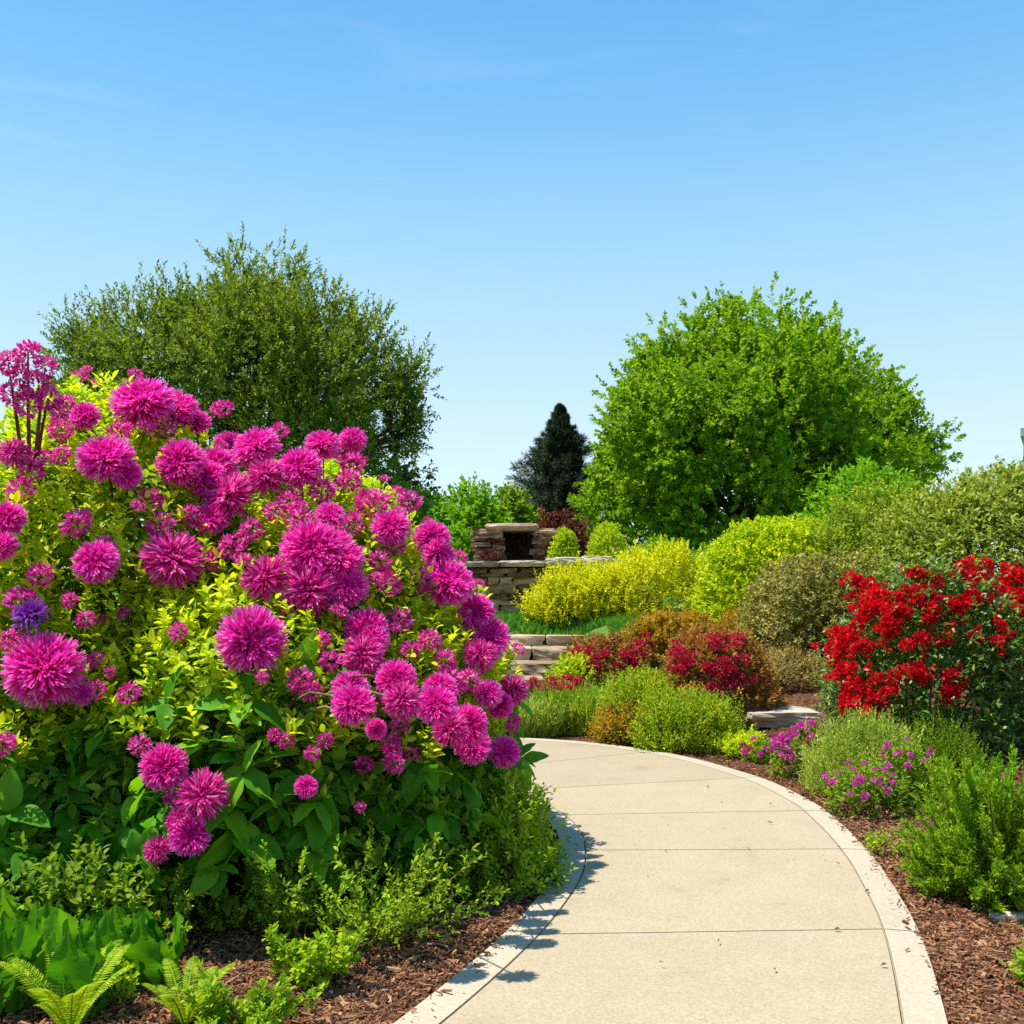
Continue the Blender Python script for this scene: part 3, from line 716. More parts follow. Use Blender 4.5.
b = GD(730, 21); shrub('leafy_shrub', 'mid green bush peeping over the big golden mound', 'shrub', b[0], 21, 1.3, .7, CAM_Z + (HOR - 545) * .021 - b[2], 'tree2', TD, 450, 8, .35, .12)
for px, hp, d, r, lab in ((564, 527, 19.5, .40, 'smaller of the two clipped yellow-green ball shrubs on the wall'), (607, 522, 19, .50, 'larger of the two clipped yellow-green ball shrubs on the wall')):
    b = GD(px, d); zt = CAM_Z + (HOR - hp) * d / FPX
    shrub('ball_shrub', lab, 'shrub', b[0], d, r, r, zt - b[2], 'golden2', TDW, 1500, 8, .10, .036, group='clipped ball shrubs on the wall', amp=.02, p=2.2, out=1.2, up=.2, stray=.0)

# ---- stone wall, fireplace, steps
def stone_wall():
    Y = 17.0; x0, x1 = (455 - 512) * .017, (640 - 512) * .017; zt = CAM_Z + (HOR - 566) * .017; zb = float(gh(.3, Y)) - .3
    root = thing('stone_wall', (x0, Y, zb + .3), 'dry stacked brown stone retaining wall below the fireplace', 'wall')
    mb = MB(); z = zb
    while z < zt - .05:
        h = min(R.choice([.06, .08, .11, .15, .21]), zt - z); x = x0 - R.random() * .2
        while x < x1:
            wd = R.uniform(.18, .8); rock(mb, (x + wd / 2, Y + .2 + R.normal(0, .05), z + h / 2), (wd / 2 - .002, .24, h / 2 + .006), .13, R.normal(0, .05), fine=True, round_=.14); x += wd
        z += h
    mb.build('stone_course', M['stone'], root)
    mc = MB(); x = x0
    for wd, dz, hh in ((.75, 0, .05), (.8, .01, .055), (.62, .05, .07), (.5, .06, .08), (.55, .02, .06)):
        rock(mc, (x + wd / 2, Y + .16, zt + .03 + dz), (wd / 2 + .01, .34, hh), .09, R.normal(0, .03), True, .3); x += wd
    mc.build('coping', M['cap'], root)
stone_wall()

def fireplace():
    Y = 17.45; k = Y / FPX; X = lambda p: (p - 512) * k; Z = lambda p: CAM_Z + (HOR - p) * k
    zb = Z(566) - .05
    root = thing('stone_fireplace', (X(510), Y, zb), 'reddish stacked stone outdoor fireplace with dark opening on top of the wall', 'fireplace')
    mb = MB()
    def pier(xa, xb, za, zc, y0=0, dep=.3):
        z = za
        while z < zc - .02:
            h = min(R.uniform(.06, .12), zc - z); x = xa + R.normal(0, .03); xe = xb + R.normal(0, .03)
            cuts = [x, xe] if xe - x < .35 else [x, x + (xe - x) * R.uniform(.35, .65), xe]
            for a, c in zip(cuts[:-1], cuts[1:]): rock(mb, ((a + c) / 2, Y + y0 + R.normal(0, .02), z + h / 2), ((c - a) / 2, dep, h / 2), .12, R.normal(0, .04), True, .14)
            z += h
    pier(X(473), X(503), zb, Z(534), .35, .6); pier(X(532), X(545), zb, Z(534), .35, .6); mbk = MB()
    mb.build('pier', M['redstone'], root)
    for z in np.arange(zb, Z(536), .11):
        for x in (X(488), X(508), X(528)): rock(mbk, (x, Y + .95, z + .05), (.19, .1, .056), .05, round_=.2)
    rock(mbk, (X(517), Y + .4, zb - .02), (.35, .6, .03), .04, round_=.15)
    mbk.build('firebox', M['soot_shade'], root)
    ml = MB()
    rock(ml, (X(486), Y + .3, Z(532.5)), (.27, .62, .05), .07, .05, True, .12); rock(ml, (X(513), Y + .35, Z(528)), (.46, .72, .06), .07, -.03, True, .12); rock(ml, (X(543), Y + .3, Z(531.5)), (.2, .6, .045), .07, .1, True, .12)
    ml.build('lintel', M['redstone'], root)
    p = thing('leafy_shrub', (X(490), 16.75, Z(566) + .1), 'tiny dusky red plant on the wall ledge by the fireplace opening', 'plant')
    P = rdir(60) * [.13, .09, .12]; P[:, 2] = np.abs(P[:, 2]); mbp = MB(); leaves(mbp, TD, *shoot_leaves(P * .5 + np.array(p.location), unit(P + [0, 0, .04]), .11, 6, .06)); mbp.build('foliage', M['maroon'], p)
fireplace()

def step(x0, x1, y, ztop, label, dep=.55, thick=.1, rot=0.0):
    mb = MB(); n = max(1, int((x1 - x0) / .8)); w_ = (x1 - x0) / n
    for i in range(n): rock(mb, (x0 + w_ * (i + .5), y + R.normal(0, .03), ztop - thick), (w_ / 2 - .004, dep, thick), .05, rot + R.normal(0, .02), True, .07)
    o = mb.build('stone_step', M['flag'], origin=(float((x0 + x1) / 2), float(y), float(ztop - thick * 2)))
    tag(o, label, 'step', 'stone garden steps')
KS = lambda px, d: (px - 512) * d / FPX
ZS = lambda py, d: CAM_Z + (HOR - py) * d / FPX
step(KS(440, 13.0), KS(545, 13.0), 13.55, ZS(680, 13.0), 'lowest pale stone step half hidden by magenta flowers', .58, .11)
step(KS(450, 13.8), KS(566, 13.8), 14.35, ZS(664, 13.8), 'second pale stone step up from the bottom of the flight', .58, .12)
step(KS(460, 14.5), KS(604, 14.5), 15.1, ZS(649, 14.5), 'third stone step up with the ragged broken edge', .6, .11)
step(KS(470, 15.3), KS(625, 15.3), 16.1, ZS(636, 15.3), 'topmost broad dark-faced stone step under the wall', .8, .12)

# ---- middle distance, right of the steps
def at(px, d, wpx, top, dep=None):
    b = GD(px, d); r = wpx / 2 * d / FPX; return dict(x=b[0], y=d, rx=r, ry=dep or r * .8, h=max(.15, CAM_Z + (HOR - top) * d / FPX - b[2]))
shrub('golden_shrub', 'long spreading bright yellow shrub in front of the stone wall', 'shrub', **at(586, 16.2, 120, 566, .5), mat='golden', tpl=TD, n=900, nl=10, L=.28, size=.06, up=.8, amp=.12, group='yellow shrubs by the wall', zmin=.02)
shrub('golden_shrub', 'taller bright yellow shrub right of the wall below the ball shrubs', 'shrub', **at(652, 16.1, 150, 545, .7), mat='golden', tpl=TD, n=1000, nl=10, L=.28, size=.06, up=.8, amp=.12, group='yellow shrubs by the wall', zmin=.02)
shrub('mound_shrub', 'dense rounded mound shrub with yellow top left of the olive shrub', 'shrub', **at(782, 13.4, 176, 519, .9), mat='golden2', tpl=TDW, n=3600, nl=9, L=.13, size=.048, up=.3, amp=.035, stray=.03, p=2.6, lumps=24)
shrub('leafy_shrub', 'bright fresh green layered shrub rising behind the olive shrub', 'shrub', **at(880, 14.2, 170, 450, .9), mat='fresh', tpl=TD, n=900, nl=9, L=.35, size=.10, up=.35, amp=.14, lumps=10, wid=.05)
shrub('olive_shrub', 'huge olive green domed shrub at the right above the red roses', 'shrub', **at(1000, 11.4, 290, 466, 1.2), mat='olive', tpl=TO, n=4200, nl=9, L=.22, size=.066, up=.3, amp=.09, lumps=26, p=2.2)
shrub('olive_shrub', 'yellow-green domed shrub between the golden mound and the huge olive shrub', 'shrub', **at(890, 12.6, 190, 490, .9), mat='olivelime', tpl=TO, n=1900, nl=9, L=.2, size=.055, up=.3, amp=.08, lumps=20)
shrub('bronze_shrub', 'rounded bronze-olive shrub between golden mound and red roses', 'shrub', **at(826, 11.6, 180, 556, .8), mat='bronze', tpl=TO, n=1500, nl=8, L=.16, size=.052, up=.3, amp=.1, lumps=20)
shrub('tan_shrub', 'low fine-textured tan brown shrub under the bronze-olive shrub', 'shrub', **at(782, 11.0, 110, 648, .42), mat='tan', tpl=TDN, n=700, nl=9, L=.16, size=.04, up=.8, amp=.08)
shrub('amber_shrub', 'long low amber orange shrub below the grass strip', 'shrub', **at(680, 12.6, 130, 612, .5), mat='amber', tpl=TD, n=900, nl=9, L=.16, size=.055, up=.8, amp=.08, group='amber low shrubs')
shrub('amber_shrub', 'small yellow-amber shrub at the foot of the golden mound', 'shrub', **at(738, 12.3, 60, 607, .4), mat='amber', tpl=TDN, n=450, nl=9, L=.16, size=.045, up=.8, amp=.08, group='amber low shrubs')

def crown_flowers(root, dm, meshes, pxs, s, name='flower_cluster', k=1.0, axis_up=.5):
    for q in pxs:
        p, nr, i = hit([dm], q[0], q[1], k)
        ax = unit(nr + np.array([0, -.15, axis_up])); sc = (q[2] / 2 * p[1] / FPX) if len(q) > 2 else s * R.uniform(.75, 1.25)
        attach(root, name, meshes[R.integers(len(meshes))], p + ax * sc * .2, ax, sc)

def blob(cx, cy, rx, ry, n):
    a = R.random(n) * 6.283; r = np.sqrt(R.random(n)); return [(cx + rx * q * math.cos(t), cy + ry * q * math.sin(t)) for q, t in zip(r, a)]
r_, d_ = shrub('rust_shrub', 'rust orange shrub with crimson patches beside the steps', 'shrub', **at(605, 11.6, 105, 628, .45), mat='rust', tpl=TD, n=600, nl=9, L=.14, size=.055, up=.7, amp=.08, group='rust shrubs with crimson flowers')
crown_flowers(r_, d_, CRIM, blob(590, 657, 17, 18, 20) + blob(625, 662, 14, 10, 9) + blob(640, 646, 10, 12, 8), .065)
r_, d_ = shrub('rust_shrub', 'wide rust and pink shrub with crimson bands left of the tan shrub', 'shrub', **at(715, 10.3, 130, 628, .55), mat='rust', tpl=TD, n=850, nl=9, L=.15, size=.055, up=.7, amp=.08, group='rust shrubs with crimson flowers')
crown_flowers(r_, d_, CRIM, blob(680, 658, 14, 16, 14) + blob(720, 642, 26, 7, 12) + blob(730, 675, 26, 18, 26) + blob(700, 695, 30, 8, 14), .06)
shrub('lime_shrub', 'small bright lime plant at the foot of the stone steps', 'plant', **at(570, 11.2, 55, 652, .3), mat='golden2', tpl=TD, n=260, nl=8, L=.13, size=.05, group='lime perennials')
r_, d_ = shrub('flowering_perennial', 'low crimson flowered plant in front of the lime plant', 'plant', **at(556, 10.7, 64, 677, .25), mat='midleaf', tpl=TD, n=260, nl=8, L=.12, size=.045)
crown_flowers(r_, d_, CRIM, blob(556, 686, 30, 8, 30), .06)
def grass_clump(name, label, px, d, wpx, top, mat, n=900, size=.3, lean=.35, cat_='grass plant', group=None):
    b = GD(px, d); r = wpx / 2 * d / FPX; H = CAM_Z + (HOR - top) * d / FPX - b[2]
    root = thing(name, b, label, cat_, group)
    a = R.random(n) * 6.283; q = np.sqrt(R.random(n)) * r; x = b[0] + q * np.cos(a); y = b[1] + q * np.sin(a) * .7
    P = np.stack([x, y, gh(x, y)], 1); dd = unit(np.stack([np.cos(a) * q / r * lean, np.sin(a) * q / r * lean, np.ones(n)], 1) + R.normal(0, .16, (n, 3)))
    mb = MB(); leaves(mb, T_blade(.05, .25), P, dd, rdir(n) + [0, -.5, 0], H * R.uniform(.6, 1.15, n)); 
    # small leaves on the stalks
    k = R.integers(0, n, n * 3); t = R.uniform(.4, 1, n * 3); leaves(mb, TDN, P[k] + dd[k] * (t * H * .9)[:, None], unit(dd[k] + R.normal(0, .5, (n * 3, 3))), rdir(n * 3), .05 * R.uniform(.6, 1.2, n * 3))
    mb.build('foliage', M[mat], root); return root
grass_clump('grassy_perennial', 'pale green grassy clump at the bend of the path', 530, 10.4, 66, 698, 'sage', 800, group='grassy perennials by the bend')
grass_clump('grassy_perennial', 'yellow-green grassy clump between bend and lime shrub', 580, 10.5, 60, 684, 'grassy', 800, group='grassy perennials by the bend')
shrub('lime_shrub', 'yellow-green feathery shrub behind the green-gold shrub by the path', 'shrub', **at(642, 10.0, 90, 668, .4), mat='greengold', tpl=TDN, n=600, nl=10, L=.2, size=.045, up=1.0, amp=.08, group='lime perennials')
shrub('lime_shrub', 'green-gold shrub with dark base at the far path edge', 'shrub', **at(688, 9.35, 115, 690, .42), mat='greengold', tpl=TDN, n=700, nl=10, L=.2, size=.045, up=.9, amp=.12, group='lime perennials')
shrub('lime_shrub', 'small orange-tipped green shrub beside the far path edge', 'shrub', **at(622, 9.75, 60, 704, .3), mat='amber', tpl=TDN, n=350, nl=9, L=.18, size=.045, up=.9, group='lime perennials')
grass_clump('grassy_perennial', 'tiny blue-green spiky tuft at the far path edge', 716, 9.0, 30, 738, 'grassy', 70)
shrub('ground_cover_plant', 'low yellow-green creeping plant beside the flat stone', 'plant', **at(745, 8.9, 60, 735, .3), mat='golden2', tpl=TD, n=260, nl=7, L=.1, size=.04)
mb = MB(); b = GD(772, 10.1); rock(mb, b + [0, 0, -.005], (.38, .42, .075), .06, .15, True, .15)
tag(mb.build('flat_stone', M['cap'], origin=tuple(b)), 'flat pale stone lying among the flowers below the tan shrub', 'stone')
mb = MB(); b = G(1012, 921); rock(mb, b + [0, 0, .015], (.1, .035, .018), .07, .05, True, .3)
tag(mb.build('flat_stone', M['cap'], origin=tuple(b)), 'small pale stone on the mulch in front of the juniper', 'stone')

# pink and violet flowers on the ground by the bed
def flower_plant(label, px, d, wpx, top, meshes, pts, s, mat='midleaf', n=120, group='violet-pink bedding flowers'):
    r_, d_ = shrub('bedding_plant', label, 'plant', **at(px, d, wpx, top), mat=mat, tpl=TD, n=n, nl=6, L=.1, size=.04, group=group, nst=5, r0=.004, zmin=.01)
    crown_flowers(r_, d_, meshes, pts, s, k=1.05)
flower_plant('crimson and violet bedding flowers spilling beside the flat stone', 775, 8.6, 60, 740, VIOL + CRIM[:1], blob(772, 746, 36, 12, 26), .032)
flower_plant('violet-pink bedding flowers at the left foot of the red roses', 815, 8.8, 60, 722, VIOL, blob(816, 730, 32, 10, 24), .034)
flower_plant('single violet bloom plant nearest to the kerb beside the lavender', 790, 8.0, 40, 738, VIOL, blob(786, 750, 10, 10, 5), .06, n=60)
flower_plant('violet bedding flowers in front of the lavender mound', 868, 6.7, 90, 760, VIOL, blob(866, 780, 42, 18, 24), .027)
flower_plant('mauve bedding flowers between lavender and juniper', 905, 6.9, 60, 742, VIOL, blob(905, 754, 30, 14, 16), .025)

# feathery lavender mounds
shrub('lavender_shrub', 'feathery grey-green lavender mound beside the mulch', 'shrub', **at(862, 7.3, 120, 715, .42), mat='sage', tpl=TDN, n=900, nl=12, L=.22, size=.032, up=1.3, amp=.06, out=.8, ang=35, group='lavender mounds')
shrub('lavender_shrub', 'darker feathery lavender mound right under the red roses', 'shrub', **at(935, 7.5, 90, 718, .4), mat='midleaf', tpl=TDN, n=700, nl=12, L=.22, size=.032, up=1.3, amp=.06, out=.8, ang=35, group='lavender mounds')

# red rose bush
def rose_bush(label, a, pts, n, nb):
    root, dm = shrub('rose_bush', label, 'rose bush', **a, mat='rosegreen', tpl=TO, n=n, nl=8, L=.2, size=.055, up=.35, amp=.1, lumps=20, p=2.5, group='red rose bushes', r0=.014, nst=10)
    crown_flowers(root, dm, REDS, pts[:96], .062, k=1.02)
    mb = MB()                                                       # the many small blossoms between the clusters
    for q in pts * 3:
        p_, nr, i = hit([dm], q[0] + R.normal(0, 7), q[1] + R.normal(0, 6), 1.0)
        d = rdir(16) * .6 + nr; leaves(mb, T_diamond(.8, .1), p_ + rdir(16) * .03, unit(d), unit(nr + rdir(16) * .5), R.uniform(.025, .042, 16))
    tag(mb.build('blossoms', M['red'], root), kind='stuff')
    P, N = dm.sample(nb, .2, .97); P = dm.c + (P - dm.c) * 1.04
    for p, q in zip(P, N):
        if q[1] < .2: attach(root, 'leaf_glint', CREAM[R.integers(2)], p + q * .02, unit(q + [0, -.3, .2]), .02 * R.uniform(.6, 1.3))  # pale flecks in place of glints on the leaves, not flowers
    return root
rose_bush('large rose bush covered in red flowers on its crown and left side', at(925, 8.2, 190, 572, .7),
          blob(880, 590, 36, 20, 11) + blob(930, 598, 44, 26, 19) + blob(865, 622, 32, 24, 15) + blob(975, 585, 26, 24, 9) + blob(846, 655, 16, 28, 12) + blob(866, 695, 28, 22, 15) + blob(907, 672, 16, 9, 4) + blob(952, 690, 12, 20, 4) + blob(985, 640, 22, 24, 3) + blob(925, 640, 30, 8, 3), 1500, 60)
rose_bush('rose bush with fewer red flowers cut off by the right edge', at(1045, 8.4, 130, 565, .6), blob(1015, 595, 18, 28, 16) + blob(1005, 640, 12, 25, 5) + blob(1050, 590, 30, 25, 14), 800, 30)

# juniper and small things at the right edge
def juniper(label, px, d, wpx, top, n=150):
    a = at(px, d, wpx, top); b = GD(px, d); root = thing('juniper_shrub', b, label, 'shrub')
    ph = R.random(n) * 6.283; el = R.uniform(.15, 1.45, n); D = np.stack([np.cos(ph) * np.cos(el), np.sin(ph) * np.cos(el) * .9, np.sin(el)], 1)
    L = np.minimum(a['rx'] / np.maximum(np.cos(el), .25), a['h'] * 1.0 / np.maximum(np.sin(el), .2)) * R.uniform(.75, 1.1, n)
    P = b + np.stack([np.cos(ph), np.sin(ph), 0 * ph], 1) * .05
    b2, d2, l2 = sub_shoots(P, D, L, 30, .10, ang=36, t0=.25, jit=.3); d2[:, 2] += .4; d2 = unit(d2)
    mb = MB(); leaves(mb, T_diamond(.3), *shoot_leaves(b2, d2, l2, 11, .034, 30)); mb.build('foliage', M['juniper'], root)
    ms = MB()
    for i in range(0, n, 3): tube(ms, curve(P[i] - [0, 0, .03], P[i] + D[i] * L[i] * .85, .05, 4), [.007, .005, .004, .002], 4)
    ms.build('stem', M['stem'], root, True)
juniper('bright green feathery juniper at the right edge on the mulch', 1000, 4.85, 150, 772, 200)
shrub('leafy_shrub', 'small bright green plant low at the right edge in front of the stone', 'plant', **at(1034, 3.75, 40, 935), mat='sprig', tpl=TO, n=50, nl=8, L=.12, size=.035, nst=4)
shrub('ground_cover_plant', 'thin creeping green plant on the mulch left of the juniper', 'plant', **at(885, 5.6, 50, 835, .1), mat='sprig', tpl=TD, n=40, nl=6, L=.07, size=.022, nst=0)
def thin_plant(label, px, py, n, L, mat, size):
    b = G(px, py); root = thing('ground_cover_plant', b, label, 'plant')
    a = R.random(n) * 6.283; D = unit(np.stack([np.cos(a), np.sin(a), R.uniform(.5, 2, n)], 1)); mb = MB()
    leaves(mb, TO, *shoot_leaves(np.repeat(b[None], n, 0) + R.normal(0, .03, (n, 3)) * [1, 1, 0], D, L, 8, size)); mb.build('foliage', M[mat], root)
thin_plant('low reddish seedling on the mulch right of the kerb', 865, 818, 8, .1, 'maroon', .03)

# lawn strip below the yellow shrubs
def lawn():
    n = 42000; x = R.uniform(-1.2, 3.6, n); y = R.uniform(14.0, 16.9, n)
    k = (x > 1.45 - np.maximum(y - 15.4, 0) * 3); x, y = x[k], y[k]; n = len(x); P = np.stack([x, y, gh(x, y)], 1)
    mb = MB(); leaves(mb, T_blade(.12, .3), P, unit(np.array([0, 0, 1.0]) + R.normal(0, .35, (n, 3))), rdir(n), R.uniform(.08, .17, n))
    tag(mb.build('grass', M['lawn']), 'strip of soft green grass below the yellow shrubs', 'grass', kind='stuff')
lawn()

# ---- the big magenta flowering shrubs on the left
FB = [Dome(-2.4, 5.75, 1.45, 1.6, 2.58, 1.9, 0, 20, .07), Dome(-1.15, 6.0, 1.25, 1.5, 2.34, 1.95, 0, 20, .07), Dome(-1.32, 4.98, 1.1, .92, 1.5, 2.0, 0, 20, .08),
      Dome(-.54, 5.5, .57, .95, 1.5, 2.2, 0, 16, .07), Dome(-2.5, 4.75, .98, .85, 1.32, 2.0, 0, 16, .08)]
FL = ['tallest magenta flowering shrub with a flower spire at the left edge', 'magenta flowering shrub against the dark tree behind', 'front magenta flowering shrub with large dark hanging leaves',
      'narrow magenta flowering shrub leaning over the bend of the path', 'low magenta flowering shrub with a purple bloom at the left edge']
roots = []
for i, (dm, lab) in enumerate(zip(FB, FL)):
    root = thing('flowering_shrub', dm.c, lab, 'flowering shrub', 'magenta flowering shrubs beside the path'); roots.append(root)
    area = (dm.r[0] + dm.r[1]) * dm.r[2]
    # young lime leaves over the crown, their yellow partly painted-in sunlight
    n = int(area * [480, 480, 330, 400, 260][i]); P, N = dm.sample(n, [.9, .9, .9, .75, .85][i], .74)
    D = unit(N * .7 + [0, 0, .7] + R.normal(0, .35, P.shape)); mb = MB(); L = R.uniform(.10, .2, n)
    leaves(mb, TO, *shoot_leaves(P - D * L[:, None], D, L, 9, .070, 62, upn=.5)); mb.build('young_sunlit_leaves', M['lime'], root)
    # older green leaves lower down and inside
    n = int(area * 300); P, N = dm.sample(n, .25, .25); D = unit(N + [0, 0, .35] + R.normal(0, .35, P.shape)); mb = MB()
    leaves(mb, TO, *shoot_leaves(P - D * .2, D, .18, 8, .085, 60, droop=.2, upn=.5)); mb.build('leaves', M['midleaf'], root)
    # broad leaves, hanging, on the lower half
    n = int(area * 150); P, N = dm.sample(n * 3, .30, .7); hgt = P[:, 2]; k = np.where(R.random(len(P)) < np.clip(1.7 - hgt * 1.3, .02, 1))[0][:int(n * 1.5)]; P, N = P[k], N[k]
    k = R.permutation(len(P))[:len(P) // 3]; P, N = P[k], N[k]; D = unit(N + [0, 0, .3] + R.normal(0, .3, P.shape)); mb = MB()
    ps, ds, nh, sz = shoot_leaves(P - D * .16, D, .16, 6, R.uniform(.13, .225, len(P)), 78, droop=.45, upn=.7, taper=.25); leaves(mb, TB, ps, ds, nh, sz)
    mb.build('broad_leaves', M['bigleaf'], root, True)
    stems_for(root, dm, 26, .016, M['redstem'], .5, .85)

HEADS = [(143, 403, 62), (176, 410, 45), (196, 423, 30), (85, 416, 30), (106, 459, 56), (126, 474, 32), (181, 463, 50), (217, 466, 42), (206, 479, 42), (229, 496, 56), (212, 519, 36), (229, 443, 30),
         (257, 448, 48), (266, 476, 40), (300, 469, 46), (322, 445, 36), (8, 519, 36), (13, 452, 32), (3, 546, 30), (96, 562, 46), (173, 559, 63), (252, 640, 70), (44, 669, 78), (266, 577, 50), (309, 590, 54),
         (312, 550, 62), (340, 560, 50), (353, 440, 28), (391, 528, 40), (432, 539, 38), (438, 556, 36), (446, 583, 54), (330, 549, 50), (346, 586, 46), (366, 630, 46), (363, 655, 44), (396, 680, 42), (402, 700, 40), (353, 705, 46),
         (350, 690, 40), (476, 612, 38), (486, 637, 50), (480, 655, 36), (436, 705, 42), (467, 725, 42), (512, 690, 34), (488, 694, 30), (376, 729, 22), (472, 745, 40), (504, 752, 34), (450, 728, 38), (306, 787, 24), (164, 767, 48), (202, 795, 54),
         (190, 835, 42), (180, 820, 30), (157, 850, 28), (83, 694, 24), (460, 585, 30), (440, 690, 36), (330, 515, 30), (372, 640, 36), (500, 705, 28)]
DULL = [(222, 408, 26), (76, 522, 36), (232, 546, 32), (322, 490, 34), (353, 463, 32), (373, 503, 42), (389, 583, 34), (449, 682, 40), (360, 807, 14), (300, 520, 36), (160, 525, 34), (60, 430, 30), (30, 470, 34), (20, 490, 34), (60, 455, 28), (150, 500, 30),
        (410, 500, 30), (350, 480, 28), (395, 545, 26), (420, 580, 34), (340, 450, 24), (280, 430, 22), (120, 430, 28), (215, 560, 26), (190, 515, 30), (290, 500, 30), (40, 575, 30), (20, 600, 36), (10, 640, 30), (320, 640, 26), (300, 680, 34), (310, 690, 26), (330, 660, 26),
        (250, 530, 30), (400, 620, 34), (430, 640, 28), (410, 650, 26), (380, 560, 28), (95, 690, 24), (285, 740, 22), (275, 735, 18), (325, 740, 20), (140, 745, 26), (105, 545, 24), (445, 660, 28), (470, 680, 30), (350, 525, 34), (275, 510, 28), (165, 430, 26), (70, 600, 20)]
STALK = {i: MB() for i in range(5)}
def put(q, meshes, name, stems, k=1.06, dep=None):
    p, nr, i = hit(FB, q[0], q[1], k)
    if dep: p = D3(q[0], q[1], dep)
    ax = unit(nr * .35 + np.array([-.05, -.75, .42]) + R.normal(0, .2, 3)); s = q[2] * .97 / 2 * p[1] / FPX
    attach(roots[i], name, meshes[R.integers(len(meshes))], p, ax, s, None if dep else stems[R.integers(len(stems))] if stems else None, sq=R.uniform(.72, 1.0))
    if dep and name == 'flower_head':                               # blooms on long stalks that lean out of the shrub
        c = FB[i].c + np.array([0, 0, .35 * FB[i].r[2]]); t = np.linspace(0, 1, 7)[:, None]; e = p - ax * s * .1
        tube(STALK[i], c + (e - c) * t + np.array([0, 0, .22]) * np.sin(PI * t), np.linspace(.011, .004, 7), 5)
LEAN = {(402, 700): 3.85, (353, 705): 3.85, (436, 705): 4.2, (467, 725): 4.6, (396, 680): 4.25, (376, 729): 3.95, (440, 690): 4.35, (450, 728): 4.45}
for q in HEADS: put(q, POM, 'flower_head', POMST, dep=LEAN.get(q[:2]))
for q in DULL: put(q, FUCH, 'flower_cluster', [POMST[3]], 1.03)
put((30, 615, 38), [POMP], 'flower_head', POMST)
# the spire of flowers rising at the left edge
for q in ((28, 352, 30), (8, 362, 28), (45, 368, 26), (20, 374, 26), (36, 384, 30), (12, 392, 30), (48, 398, 30), (28, 404, 32), (60, 410, 22)): put((q[0], q[1], q[2] * 1.1), FUCH, 'flower_cluster', [POMST[3]], dep=4.75)
mb = MB()
for px, py in ((28, 352), (45, 368), (8, 362), (48, 398)):
    a = D3(px, py, 4.75); tube(mb, curve(D3(30 + (px - 30) * .3, 470, 4.85), a, .04, 5), [.012, .01, .008, .006, .004], 5)
mb.build('flower_stalk', M['redstem'], roots[0], True)
for i, m_ in STALK.items():
    if m_.V: m_.build('flower_stalk', M['stem'], roots[i], True)
# loose small clusters between the big blooms
for i, dm in enumerate(FB):
    P, N = dm.sample(160, [1.0, 1.0, .6, .6, .5][i], .98); k = 0
    for p, q in zip(P, N):
        if q[1] < .45 and k < [44, 44, 26, 14, 14][i]:
            k += 1; ax = unit(q * .6 + np.array([0, -.3, .5]) + R.normal(0, .2, 3))
            attach(roots[i], 'flower_cluster', FUCH[R.integers(4)], p + q * R.uniform(0, .07), ax, R.uniform(.03, .062), POMST[3], sq=R.uniform(.6, 1))
# blooms on the sides the photograph does not face
for i, dm in enumerate(FB):
    P, N = dm.sample(14, .5 * dm.r[2], .99)
    for p, q in zip(P, N):
        if q[1] > .35: attach(roots[i], 'flower_head', POM[R.integers(5)], p + q * .06, unit(q + [0, 0, .5]), R.uniform(.08, .13), POMST[R.integers(4)])

# ---- low plants in front of the flowering shrubs
shrub('leafy_shrub', 'bright green small-leaved shrub rounding the bend of the left kerb', 'shrub', **at(510, 5.1, 100, 772, .36), mat='sprig', tpl=TO, n=380, nl=10, L=.17, size=.036, up=1.0, amp=.08, group='low shrubs along the left kerb')
shrub('leafy_shrub', 'darker green shrub between the flowering shrub and the left kerb', 'shrub', **at(450, 5.0, 90, 800, .3), mat='midleaf', tpl=TO, n=220, nl=10, L=.16, size=.035, up=1.0, amp=.08, group='low shrubs along the left kerb')
def sprigs(label, px, py, n, L, mat='sprig', size=.026, lean=.9, nl=20, tpl=TO, bias=(.0, 0)):
    b = G(px, py); root = thing('sprig_plant', b, label, 'plant', 'feathery sprig plants on the left mulch')
    a = R.random(n) * 6.283; D = unit(np.stack([np.cos(a) * lean + bias[0], np.sin(a) * lean + bias[1], R.uniform(.5, 1.6, n)], 1)); Ls = L * R.uniform(.5, 1.15, n)
    P = np.repeat(b[None], n, 0) + R.normal(0, .05, (n, 3)) * [1, 1, 0]
    mb = MB(); b2, d2, l2 = sub_shoots(P, D, Ls, 9, L * .26, 40, .25); leaves(mb, tpl, *shoot_leaves(b2, d2, l2, 8, size, 45)); leaves(mb, tpl, *shoot_leaves(P, D, Ls, nl, size, 45, t0=.3)); mb.build('foliage', M[mat], root)
    ms = MB()
    for i in range(n): tube(ms, [P[i], P[i] + D[i] * Ls[i] * .5, P[i] + D[i] * Ls[i]], [.004, .003, .0015], 4)
    ms.build('stem', M['stem'], root, True)
sprigs('long-branched feathery green plant leaning to the kerb', 370, 950, 34, .50, bias=(.25, 0), size=.03)
sprigs('upright feathery green plant left of the long-branched one', 290, 950, 24, .46, lean=.5, size=.03)
sprigs('short bushy yellow-green plant low on the left mulch', 320, 985, 24, .22, 'fern', .036, .7, 12)
sprigs('small feathery plant in the shade below the hanging leaves', 215, 935, 14, .28, 'sprig', .032)
sprigs('feathery plant just left of the bright kerb shrub', 445, 905, 28, .36, 'sprig', .03, .7)
sprigs('small plant at the bottom edge right of the chartreuse fern', 240, 1035, 20, .24, 'sprig', .032)

